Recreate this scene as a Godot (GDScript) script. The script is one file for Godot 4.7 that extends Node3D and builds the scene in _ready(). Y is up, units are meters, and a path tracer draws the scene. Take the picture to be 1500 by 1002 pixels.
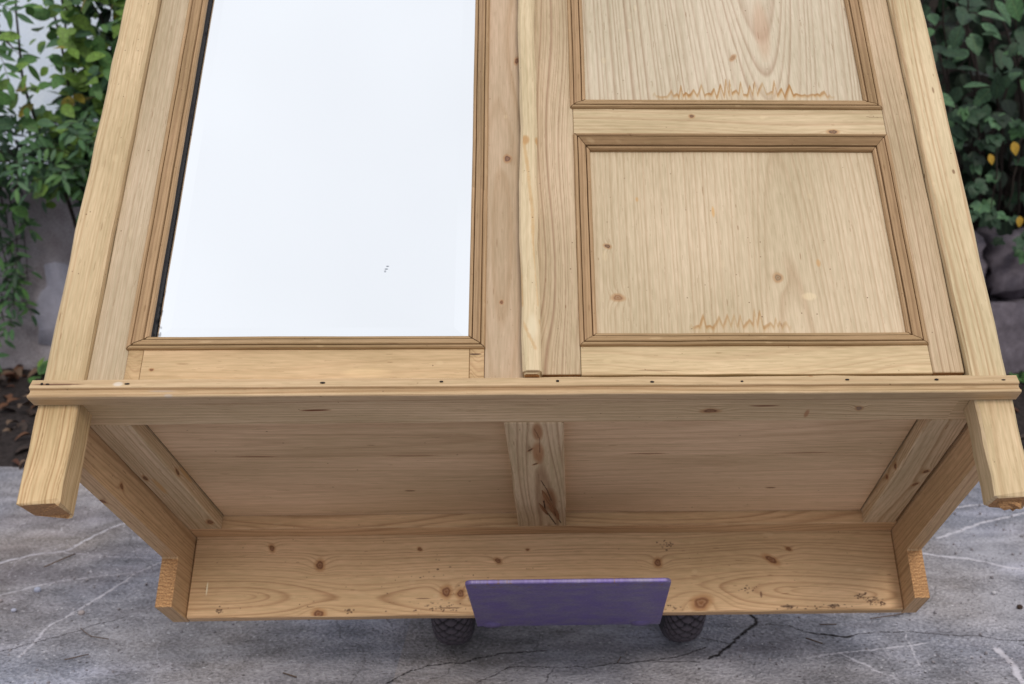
extends Node3D

const DENSITY := 1400.0          # wood texture pixels per metre
const SHEAR := 0.0508            # the old carcass is racked a little sideways towards its back
const EARLY := Color(0.83, 0.69, 0.50)
const LATE := Color(0.62, 0.44, 0.28)

var rng := RandomNumberGenerator.new()
var taken := {}
var end_grain: StandardMaterial3D
var leaf_meshes: Array[ArrayMesh] = []
var leaf_mats: Array[StandardMaterial3D] = []
var wardrobe_place: Transform3D


func _ready() -> void:
	rng.seed = 20240611
	# ---------------------------------------------------------------- camera
	var cam := Camera3D.new()
	cam.name = "camera"
	cam.transform = Transform3D(Basis(Vector3(0.99999, 0.0033, -0.0007), Vector3(-0.00337, 0.97814, -0.20791), Vector3(0.0, 0.20791, 0.97815)).orthonormalized(), Vector3(0, 0.8952, 0))
	var lens := CameraAttributesPhysical.new()
	lens.frustum_focal_length = 40.0
	lens.frustum_focus_distance = 1.42
	lens.exposure_aperture = 6.3
	lens.frustum_near = 0.05
	lens.frustum_far = 300.0
	cam.attributes = lens
	cam.projection = Camera3D.PROJECTION_FRUSTUM
	cam.near = 0.05
	cam.far = 300.0
	cam.size = 0.05 * 1002.0 / 1652.7
	cam.frustum_offset = Vector2(0.05 * (750.0 - 822.2) / 1652.7, 0.05 * (506.6 - 501.0) / 1652.7)
	cam.keep_aspect = Camera3D.KEEP_HEIGHT
	add_child(cam)
	cam.current = true
	# ---------------------------------------------------------------- sky, sun, exposure
	var env := Environment.new()
	env.background_mode = Environment.BG_SKY
	var sky := Sky.new()
	var pano := PanoramaSkyMaterial.new()
	pano.panorama = overcast_sky()
	sky.sky_material = pano
	env.sky = sky
	env.background_energy_multiplier = 1.0
	env.tonemap_mode = Environment.TONE_MAPPER_LINEAR
	env.tonemap_exposure = 1.0
	env.sdfgi_enabled = true
	env.ssao_enabled = true
	env.ssil_enabled = true
	var we := WorldEnvironment.new()
	we.name = "daylight"
	we.environment = env
	add_child(we)
	var sun := DirectionalLight3D.new()
	sun.name = "sun"
	sun.light_energy = 0.45
	sun.light_color = Color(1.0, 0.965, 0.92)
	sun.light_angular_distance = 16.0
	sun.shadow_enabled = true
	add_child(sun)
	sun.look_at_from_position(Vector3(1.3, 5.2, 4.4), Vector3.ZERO, Vector3.UP)

	wardrobe_place = Transform3D(Basis(Vector3(0.99934, 0.0, -0.0364), Vector3(-0.02337, 0.76672, -0.64155), Vector3(0.02791, 0.64198, 0.76622)).orthonormalized(), Vector3(-0.03376, 0.5582, -1.2903))
	end_grain = end_grain_material()
	build_ground()
	build_walls()
	build_wardrobe()
	build_hand_truck()
	build_plants()
	build_litter()


# ==================================================================== helpers
func numbered(called: String) -> String:
	if not taken.has(called):
		taken[called] = 0
		return called
	taken[called] += 1
	return "%s_%03d" % [called, taken[called]]


func thing(called: String, label: String, category: String, group := "") -> Node3D:
	var o := Node3D.new()
	o.name = numbered(called)
	add_child(o)
	tag(o, label, category, group)
	return o


func tag(o: Node, label: String, category: String, group := "", kind := "") -> void:
	if label: o.set_meta("label", label)
	if category: o.set_meta("category", category)
	if group: o.set_meta("group", group)
	if kind: o.set_meta("kind", kind)


func part(parent: Node, called: String, mesh: Mesh, mats: Array) -> MeshInstance3D:
	var m := MeshInstance3D.new()
	m.name = called if parent != self else numbered(called)
	m.mesh = mesh
	for i in mini(mats.size(), mesh.get_surface_count()):
		m.set_surface_override_material(i, mats[i])
	parent.add_child(m, true)
	return m


func begin() -> SurfaceTool:
	var st := SurfaceTool.new()
	st.begin(Mesh.PRIMITIVE_TRIANGLES)
	st.set_smooth_group(-1)
	return st


# corners counter-clockwise as seen from outside
func quad(st: SurfaceTool, a: Vector3, b: Vector3, c: Vector3, d: Vector3, ua: Vector2, ub: Vector2, uc: Vector2, ud: Vector2) -> void:
	st.set_uv(ua); st.add_vertex(a)
	st.set_uv(uc); st.add_vertex(c)
	st.set_uv(ub); st.add_vertex(b)
	st.set_uv(ua); st.add_vertex(a)
	st.set_uv(ud); st.add_vertex(d)
	st.set_uv(uc); st.add_vertex(c)


func tri(st: SurfaceTool, a: Vector3, b: Vector3, c: Vector3, ua: Vector2, ub: Vector2, uc: Vector2) -> void:
	st.set_uv(ua); st.add_vertex(a)
	st.set_uv(uc); st.add_vertex(c)
	st.set_uv(ub); st.add_vertex(b)


func finish(sts: Array) -> ArrayMesh:
	var m: ArrayMesh = null
	for st in sts:
		st.generate_normals()
		m = st.commit(m)
	return m


func racked(p: Vector3) -> Vector3:
	return Vector3(p.x - SHEAR * p.z, p.y, p.z)


func plain(c: Color, rough := 0.8, metal := 0.0) -> StandardMaterial3D:
	var m := StandardMaterial3D.new()
	m.albedo_color = c
	m.roughness = rough
	m.metallic = metal
	return m


func noise(freq: float, sd: int, oct := 3) -> FastNoiseLite:
	var n := FastNoiseLite.new()
	n.noise_type = FastNoiseLite.TYPE_SIMPLEX_SMOOTH
	n.frequency = freq
	n.seed = sd
	n.fractal_octaves = oct
	return n


# grey noise bytes made small and stretched to w x h, so that they run along the grain
func stretched(w: int, h: int, sx: float, sy: float, sd: int, oct := 3, freq := 0.11) -> PackedByteArray:
	var a := maxi(4, int(ceil(w / sx)))
	var b := maxi(4, int(ceil(h / sy)))
	var im := noise(freq, sd, oct).get_image(a, b, false, false, true)
	im.convert(Image.FORMAT_L8)
	im.resize(w, h, Image.INTERPOLATE_CUBIC)
	return im.get_data()


# ==================================================================== sky
func overcast_sky() -> ImageTexture:
	var w := 512
	var h := 256
	var im := Image.create(w, h, false, Image.FORMAT_RGBF)
	var n := noise(1.6, 5, 4)
	for y in h:
		var el := PI * (0.5 - (y + 0.5) / h)
		for x in w:
			var az := TAU * (x + 0.5) / w
			var d := Vector3(cos(el) * cos(az), sin(el), cos(el) * sin(az))
			var c = 1.0 + 0.10 * n.get_noise_3d(d.x * 1.2, d.y * 2.2, d.z * 1.2)
			var l := 0.0
			if el >= 0.0:
				l = lerpf(0.60, 0.99, smoothstep(0.0, 0.80, sin(el))) * c
				im.set_pixel(x, y, Color(0.945 * l, 0.975 * l, 1.03 * l))
			else:
				l = lerpf(0.30, 0.16, smoothstep(0.0, 0.25, -sin(el)))
				im.set_pixel(x, y, Color(l, 0.98 * l, l))
	return ImageTexture.create_from_image(im)


# ==================================================================== wood
# One board's own grain: the board is cut from a log whose pith runs v0 across and d0 deep, so that rings show as lines or as arches.
func wood(o: Dictionary) -> StandardMaterial3D:
	var len: float = minf(o.L, o.get("Lmax", 0.95))
	var wid: float = o.W
	var a0: float = o.get("a0", 0.0)
	var b0: float = o.get("b0", 0.0)
	var dens: float = o.get("dens", DENSITY)
	var w := clampi(int(len * dens), 32, 2048)
	var h := clampi(int(wid * dens), 24, 2048)
	var sd: int = o.get("seed", 1)
	var r := RandomNumberGenerator.new()
	r.seed = sd * 7919 + 13
	var fiber := stretched(w, h, 60.0, 1.5, sd + 1, 2, 0.16)
	var fine := stretched(w, h, 12.0, 1.0, sd + 7, 2, 0.25)
	var warp := stretched(w, h, 90.0, 30.0, sd + 2, 2, 0.07)
	var blotch := stretched(w, h, 60.0, 30.0, sd + 3, 3, 0.09)
	var sp: float = o.get("sp", 0.005)
	var v0: float = o.get("v0", b0 + wid * 0.5)
	var d0: float = o.get("d0", 0.02)
	var k: float = o.get("k", 0.0)
	var dw: float = o.get("dw", 0.0)
	var fw: float = o.get("fw", 14.0)
	var tilt: float = o.get("tilt", 0.0)
	var wamp: float = o.get("warp", 0.006)
	var con: float = o.get("contrast", 0.8) * 1.25
	var early: Color = o.get("early", EARLY)
	var late: Color = o.get("late", LATE)
	var ph := r.randf() * TAU
	var strength := PackedFloat32Array()
	for i in 512:
		strength.append(r.randf_range(0.35, 1.0))
	var bump := PackedFloat32Array()
	bump.resize(w * h)
	var knots: Array = o.get("knots", [])
	for q in knots:
		var ka: float = (q[0] - a0) / len * w
		var kb: float = (q[1] - b0) / wid * h
		var ra: float = maxf(q[2], 0.002) * dens
		var rb: float = maxf(q[3], 0.002) * dens
		var ang: float = q[4]
		var amp: float = minf(ra, rb) / dens * 1.7
		for y in range(maxi(0, int(kb - 5 * rb)), mini(h, int(kb + 5 * rb) + 1)):
			for x in range(maxi(0, int(ka - 8 * ra)), mini(w, int(ka + 8 * ra) + 1)):
				var dx := (x - ka) / (2.6 * ra)
				var dy := (y - kb) / (1.7 * rb)
				bump[y * w + x] += amp * exp(-dx * dx - dy * dy)
	var out := PackedByteArray()
	out.resize(w * h * 3)
	early = Color(early.r * 0.912, early.g * 0.958, early.b * 1.04)
	late = Color(late.r * 0.92, late.g * 0.98, late.b * 1.10)
	var er := early.r; var eg := early.g; var eb := early.b
	var lr := late.r - er; var lg := late.g - eg; var lb := late.b - eb
	var at := 0
	var i := 0
	for y in h:
		var b := b0 + (y + 0.5) / h * wid
		for x in w:
			var a := a0 + (x + 0.5) / w * len
			var dv := b - v0 - tilt * (a - a0) + wamp * (warp[i] / 127.5 - 1.0)
			var d := d0 + k * (a - a0) + dw * sin((a - a0) * fw + ph)
			var p := (sqrt(dv * dv + d * d) + bump[i]) / sp
			p += 0.35 * sin(p * 1.7 + ph) + 0.25 * sin(p * 0.61)
			var id := int(p)
			var t := p - id
			var line := 0.0
			if t > 0.36:
				if t < 0.84:
					line = (t - 0.36) / 0.48
					line *= line * (1.4 - 0.4 * line)
				else:
					line = 1.0 - (t - 0.84) / 0.16
			line *= con * strength[id & 511]
			var f := 1.0 + (blotch[i] - 127.5) * 0.00042 + (fiber[i] - 127.5) * 0.00028 + (fine[i] - 127.5) * 0.00040
			out[at] = clampi(int((er + lr * line) * f * 255.0), 0, 255)
			out[at + 1] = clampi(int((eg + lg * line) * f * 255.0), 0, 255)
			out[at + 2] = clampi(int((eb + lb * line) * (f - 0.3 * (1.0 - f)) * 255.0), 0, 255)
			at += 3
			i += 1
	var im := Image.create_from_data(w, h, false, Image.FORMAT_RGB8, out)
	var toP := func(a: float, b: float) -> Vector2: return Vector2((a - a0) / len * w, (b - b0) / wid * h)
	for q in knots:
		var c: Vector2 = toP.call(q[0], q[1])
		knot(im, c, q[2] * dens * 0.85, q[3] * dens * 0.85, q[4], q[5] if q.size() > 5 else Color(0.33, 0.17, 0.10))
	for q in o.get("marks", []):
		var c: Vector2 = toP.call(q[0], q[1])
		stain(im, c, maxf(1.0, q[2] * dens), maxf(1.0, q[3] * dens), q[4])
	for q in o.get("cracks", []):
		var pts: Array = q[0]
		for j in pts.size() - 1:
			var p0: Vector2 = toP.call(pts[j][0], pts[j][1])
			var p1: Vector2 = toP.call(pts[j + 1][0], pts[j + 1][1])
			stroke(im, p0, p1, q[1] * dens, q[2], r)
	for q in o.get("dirt", []):   # scattered crumbs of dirt and old insect spots
		for j in q[4]:
			var c: Vector2 = toP.call(q[0] + r.randfn(0.0, 0.6) * q[2], q[1] + r.randfn(0.0, 0.6) * q[3])
			stain(im, c, r.randf_range(0.8, 3.2), r.randf_range(0.7, 2.0), Color(0.30, 0.22, 0.17, r.randf_range(0.25, 0.75)))
	if o.has("tide"):
		var q: Array = o.tide      # across from, to, height above a0, colour: the brown edge that water left
		tide(im, toP, q, r, dens)
	# pores and short dark fibres that follow the grain
	for j in int(w * h / 420.0):
		var x0 := r.randi() % w
		var y0 := r.randi() % h
		var kk := r.randf_range(0.05, 0.20)
		var dark := r.randf() < 0.7
		for q in r.randi_range(3, 14):
			blend(im, x0 + q, y0 + (1 if q > 8 and r.randf() < 0.3 else 0), Color(0.40, 0.28, 0.18) if dark else Color(0.96, 0.88, 0.74), kk)
	# old specks, worm holes and small scuffs
	var specks: int = int(w * h / 5200.0 * o.get("specks", 1.0))
	for j in specks:
		var c := Vector2(r.randf() * w, r.randf() * h)
		var s := r.randf()
		if s < 0.55:
			stain(im, c, r.randf_range(0.7, 1.3), r.randf_range(0.7, 1.2), Color(0.30, 0.20, 0.13, r.randf_range(0.35, 0.85)))
		elif s < 0.85:
			stain(im, c, r.randf_range(3, 12), r.randf_range(0.6, 1.0), Color(0.42, 0.28, 0.17, r.randf_range(0.2, 0.5)))
		else:
			stain(im, c, r.randf_range(4, 14), r.randf_range(2, 6), Color(0.93, 0.84, 0.68, r.randf_range(0.08, 0.22)))
	im.generate_mipmaps()
	var m := StandardMaterial3D.new()
	var tex := ImageTexture.create_from_image(im)
	m.albedo_texture = tex
	m.roughness = o.get("rough", 0.62)
	m.metallic_specular = 0.35
	m.heightmap_enabled = true
	m.heightmap_texture = tex
	m.heightmap_scale = 0.10
	m.texture_filter = BaseMaterial3D.TEXTURE_FILTER_LINEAR_WITH_MIPMAPS_ANISOTROPIC
	m.set_meta("span", Vector2(len, wid))
	return m


func blend(im: Image, x: int, y: int, c: Color, k: float) -> void:
	if x >= 0 and y >= 0 and x < im.get_width() and y < im.get_height() and k > 0.0:
		im.set_pixel(x, y, im.get_pixel(x, y).lerp(Color(c.r, c.g, c.b), minf(1.0, k)))


func stain(im: Image, c: Vector2, ra: float, rb: float, col: Color) -> void:
	for y in range(int(c.y - rb) - 1, int(c.y + rb) + 2):
		for x in range(int(c.x - ra) - 1, int(c.x + ra) + 2):
			var d := Vector2((x + 0.5 - c.x) / ra, (y + 0.5 - c.y) / rb).length()
			blend(im, x, y, col, col.a * clampf((1.15 - d) / 0.5, 0.0, 1.0))


func knot(im: Image, c: Vector2, ra: float, rb: float, ang: float, col: Color) -> void:
	var reach := maxf(ra, rb) * 1.9
	for y in range(int(c.y - reach) - 1, int(c.y + reach) + 2):
		for x in range(int(c.x - reach) - 1, int(c.x + reach) + 2):
			var q := Vector2(x + 0.5 - c.x, y + 0.5 - c.y).rotated(-ang)
			var d := Vector2(q.x / ra, q.y / rb).length()
			var wob := 0.07 * sin(q.angle() * 3.0 + ra) + 0.04 * sin(q.angle() * 5.0 + rb)
			d += wob
			if d < 1.0:
				var ring := 0.62 + 0.16 * sin(d * 11.0)
				blend(im, x, y, col.lerp(Color(0.55, 0.33, 0.18), 0.42 * (1.0 - d) + 0.15 * sin(d * 9.0)), ring)
			elif d < 1.9:
				blend(im, x, y, Color(0.62, 0.41, 0.24), 0.55 * (1.9 - d) / 0.9)


func stroke(im: Image, p0: Vector2, p1: Vector2, wd: float, col: Color, r: RandomNumberGenerator) -> void:
	var n := maxi(2, int(p0.distance_to(p1) / 1.0))
	for j in n + 1:
		var p := p0.lerp(p1, float(j) / n) + Vector2(r.randf_range(-0.4, 0.4), r.randf_range(-0.4, 0.4))
		var s := maxf(0.6, wd * r.randf_range(0.5, 1.1) * 0.5)
		stain(im, p, s, s, col)


func tide(im: Image, toP: Callable, q: Array, r: RandomNumberGenerator, dens: float) -> void:
	# where water stood, it crept up each growth line by a different amount and left a soft brown rim
	var n := noise(46.0, int(q[0] * 5000.0), 3)
	var b: float = q[0]
	var left := 0.0
	var span := 0.006
	var peak := 0.5
	while b < q[1]:
		var f: float = (b - q[0]) / (q[1] - q[0])
		var hump: float = 0.30 + 0.70 * pow(sin(f * PI), 0.7)
		if left <= 0.0:
			span = r.randf_range(0.004, 0.013)
			left = span
			peak = pow(r.randf(), 1.6)
		var t := 1.0 - left / span
		var ramp: float = t / 0.7 if t < 0.7 else (1.0 - t) / 0.3
		var up: float = q[2] + q[3] * hump * (0.12 + 0.18 * n.get_noise_1d(b) + 0.75 * peak * ramp)
		var p: Vector2 = toP.call(up, b)
		var foot: Vector2 = toP.call(q[2] - 0.012, b)
		var fade: float = clampf(0.60 + 0.7 * n.get_noise_1d(b * 0.5 + 3.0), 0.15, 1.0) * minf(1.0, sin(f * PI) * 4.0) * (q[4] if q.size() > 4 else 1.0)
		var slope := r.randf_range(2.0, 4.0) + 3.0 * peak
		stain(im, p - Vector2(slope * 0.4, 0), slope, 1.15, Color(0.60, 0.42, 0.23, 0.58 * fade))
		stain(im, p - Vector2(slope + 2.0, 0), slope, 1.2, Color(0.70, 0.53, 0.34, 0.22 * fade))
		var x := foot.x
		while x < p.x:
			blend(im, int(x), int(p.y), Color(0.80, 0.66, 0.46), 0.14 * fade)
			x += 1.0
		left -= 0.7 / dens
		b += 0.7 / dens


func end_grain_material() -> StandardMaterial3D:
	var w := 256
	var im := Image.create(w, w, false, Image.FORMAT_RGB8)
	var n := noise(0.05, 91, 4)
	for y in w:
		for x in w:
			var p := Vector2(x - 90.0, y + 160.0).length() / 13.0 + 0.5 * n.get_noise_2d(x, y)
			var t := p - floorf(p)
			var saw := 0.5 + 0.5 * sin(y * 0.55 + 2.0 * n.get_noise_2d(x * 0.3, y * 2.0))
			var c = Color(0.74, 0.57, 0.39).lerp(Color(0.53, 0.37, 0.23), 0.55 * t * t + 0.35 * saw)
			im.set_pixel(x, y, c * (1.0 + 0.25 * n.get_noise_2d(x * 3.0, y * 3.0)))
	var tex := ImageTexture.create_from_image(im)
	var m := StandardMaterial3D.new()
	m.albedo_texture = tex
	m.roughness = 0.85
	m.heightmap_enabled = true
	m.heightmap_texture = tex
	m.heightmap_scale = 0.12
	return m


# A sawn board: worn chamfered edges, a surface that is not quite even, its own wood and end grain.
# ia: axis of the grain, ic: axis of the thickness; low: the face seen is the lower one of that axis
func board(parent: Node, called: String, lo: Vector3, hi: Vector3, ia: int, ic: int, spec: Dictionary, opt := {}) -> MeshInstance3D:
	var ib := 3 - ia - ic
	var s := spec.duplicate()
	s.L = hi[ia] - lo[ia]
	s.W = hi[ib] - lo[ib]
	s.a0 = lo[ia]
	s.b0 = lo[ib]
	var mat: StandardMaterial3D = spec.get("mat") if spec.has("mat") else wood(s)
	var mesh := board_mesh(lo, hi, ia, ic, opt, mat.get_meta("span"))
	return part(parent, called, mesh, [mat, end_grain])


func board_mesh(lo: Vector3, hi: Vector3, ia: int, ic: int, opt: Dictionary, span: Vector2) -> ArrayMesh:
	var ib := 3 - ia - ic
	var even := (ia + 1) % 3 == ib
	var ch: float = opt.get("ch", 0.0012)
	var jit: float = opt.get("jit", 0.0003)
	var low: bool = opt.get("low", false)
	var bend = opt.get("bend")
	var step: float = opt.get("step", 0.045)
	var b0 := lo[ib]; var b1 := hi[ib]; var c0 := lo[ic]; var c1 := hi[ic]
	var len := hi[ia] - lo[ia]
	var n := maxi(2, int(len / step))
	var rings: Array = []
	var where: Array = []
	for s in n + 3:
		var a := 0.0
		var inset := 0.0
		if s == 0:
			a = lo[ia]; inset = ch
		elif s == n + 2:
			a = hi[ia]; inset = ch
		else:
			a = lerpf(lo[ia] + ch, hi[ia] - ch, float(s - 1) / n)
		var e: Array = []
		for j in 4:
			e.append(ch * rng.randf_range(0.6, 1.5))
		if inset > 0.0 and rings.size() > 0 and s == 0:
			pass
		var oj: Array = [rng.randf_range(-jit, jit), rng.randf_range(-jit, jit), rng.randf_range(-jit, jit), rng.randf_range(-jit, jit)]
		var B0: float = b0 + inset + oj[0]; var B1: float = b1 - inset + oj[1]; var C0: float = c0 + inset + oj[2]; var C1: float = c1 - inset + oj[3]
		var ring := [Vector2(B0 + e[0], C0), Vector2(B1 - e[1], C0), Vector2(B1, C0 + e[1]), Vector2(B1, C1 - e[2]), Vector2(B1 - e[2], C1), Vector2(B0 + e[3], C1), Vector2(B0, C1 - e[3]), Vector2(B0, C0 + e[0])]
		rings.append(ring)
		where.append(a)
	var put := func(a: float, q: Vector2) -> Vector3:
		var p := Vector3.ZERO
		p[ia] = a; p[ib] = q.x; p[ic] = q.y
		if bend != null:
			p = bend.call(p)
		return racked(p)
	var uv := func(j: int, a: float, q: Vector2) -> Vector2:
		var v := 0.0
		var cc: float = (q.y - c0) if low else (c1 - q.y)
		if j == 4: v = (q.x - b0) + (0.37 if low else 0.0)
		elif j == 0: v = (q.x - b0) + (0.0 if low else 0.37)
		elif j <= 3: v = (b1 - b0) + cc
		else: v = -cc
		return Vector2((a - lo[ia]) / span.x, v / span.y)
	var st := begin()
	for s in rings.size() - 1:
		for j in 8:
			var q := (j + 1) % 8
			var p0: Vector3 = put.call(where[s], rings[s][j])
			var p1: Vector3 = put.call(where[s], rings[s][q])
			var p2: Vector3 = put.call(where[s + 1], rings[s + 1][q])
			var p3: Vector3 = put.call(where[s + 1], rings[s + 1][j])
			var t0: Vector2 = uv.call(j, where[s], rings[s][j])
			var t1: Vector2 = uv.call(j, where[s], rings[s][q])
			var t2: Vector2 = uv.call(j, where[s + 1], rings[s + 1][q])
			var t3: Vector2 = uv.call(j, where[s + 1], rings[s + 1][j])
			if even:
				quad(st, p0, p1, p2, p3, t0, t1, t2, t3)
			else:
				quad(st, p0, p3, p2, p1, t0, t3, t2, t1)
	var ends := begin()
	for side in 2:
		var s: int = 0 if side == 0 else rings.size() - 1
		for j in range(1, 7):
			var q0: Vector2 = rings[s][0]
			var q1: Vector2 = rings[s][j]
			var q2: Vector2 = rings[s][j + 1]
			var p0: Vector3 = put.call(where[s], q0)
			var p1: Vector3 = put.call(where[s], q1)
			var p2: Vector3 = put.call(where[s], q2)
			if (side == 1) == even:
				tri(ends, p0, p1, p2, q0 * 9.0, q1 * 9.0, q2 * 9.0)
			else:
				tri(ends, p0, p2, p1, q0 * 9.0, q2 * 9.0, q1 * 9.0)
	return finish([st, ends])


# A strip of moulding: a profile (across, height) swept from p0 to p1, its ends cut to a mitre
func moulding(parent: Node, called: String, p0: Vector3, p1: Vector3, inward: Vector3, up: Vector3, profile: PackedVector2Array, mat: Material, mitre0: float, mitre1: float) -> MeshInstance3D:
	var d := (p1 - p0).normalized()
	var len := p0.distance_to(p1)
	var n := maxi(2, int(len / 0.05))
	var st := begin()
	var rh := d.cross(inward).dot(up) > 0.0
	var cum := [0.0]
	for j in profile.size() - 1:
		cum.append(cum[j] + profile[j].distance_to(profile[j + 1]))
	var span: Vector2 = mat.get_meta("span")
	var wob: Array = []
	for i in n + 1:
		wob.append(Vector2(rng.randf_range(-0.0003, 0.0003), rng.randf_range(-0.0003, 0.0003)))
	var at = func(i: int, j: int) -> Vector3:
		var s: float = profile[j].x
		var a0: float = s * mitre0 + 0.0006
		var a1: float = len - s * mitre1 - 0.0006
		return racked(p0 + d * lerpf(a0, a1, float(i) / n) + inward * (s + wob[i].x) + up * (profile[j].y + wob[i].y))
	for i in n:
		for j in profile.size() - 1:
			var t0 := Vector2(len * i / n / span.x, cum[j] / span.y)
			var t1 := Vector2(len * (i + 1) / n / span.x, cum[j] / span.y)
			var t2 := Vector2(len * (i + 1) / n / span.x, cum[j + 1] / span.y)
			var t3 := Vector2(len * i / n / span.x, cum[j + 1] / span.y)
			if rh:
				quad(st, at.call(i, j), at.call(i + 1, j), at.call(i + 1, j + 1), at.call(i, j + 1), t0, t1, t2, t3)
			else:
				quad(st, at.call(i, j), at.call(i, j + 1), at.call(i + 1, j + 1), at.call(i + 1, j), t0, t3, t2, t1)
	for e in 2:   # close the ends
		var i: int = 0 if e == 0 else n
		for j in range(1, profile.size() - 1):
			var a: Vector3 = at.call(i, 0)
			var b: Vector3 = at.call(i, j)
			var c: Vector3 = at.call(i, j + 1)
			if (e == 0) == rh:
				tri(st, a, b, c, Vector2.ZERO, Vector2(0.01, 0), Vector2(0.01, 0.3))
			else:
				tri(st, a, c, b, Vector2.ZERO, Vector2(0.01, 0), Vector2(0.01, 0.3))
	return part(parent, called, finish([st]), [mat])


func tube(st: SurfaceTool, pts: PackedVector3Array, radii: PackedFloat32Array, sides := 8) -> void:
	var rings: Array = []
	for i in pts.size():
		var d := (pts[mini(i + 1, pts.size() - 1)] - pts[maxi(i - 1, 0)]).normalized()
		var s := d.cross(Vector3.UP if absf(d.y) < 0.9 else Vector3.RIGHT).normalized()
		var t := s.cross(d)
		var ring: Array = []
		for j in sides:
			var a := TAU * j / sides
			ring.append(pts[i] + (s * cos(a) + t * sin(a)) * radii[i])
		rings.append(ring)
	for i in pts.size() - 1:
		for j in sides:
			var k := (j + 1) % sides
			var u0 := float(j) / sides
			var u1 := float(j + 1) / sides
			quad(st, rings[i][j], rings[i + 1][j], rings[i + 1][k], rings[i][k], Vector2(u0, i), Vector2(u0, i + 1), Vector2(u1, i + 1), Vector2(u1, i))
	for e in 2:
		var i := 0 if e == 0 else pts.size() - 1
		for j in range(1, sides - 1):
			if e == 0:
				tri(st, rings[i][0], rings[i][j], rings[i][j + 1], Vector2.ZERO, Vector2.RIGHT, Vector2.ONE)
			else:
				tri(st, rings[i][0], rings[i][j + 1], rings[i][j], Vector2.ZERO, Vector2.RIGHT, Vector2.ONE)


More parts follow.
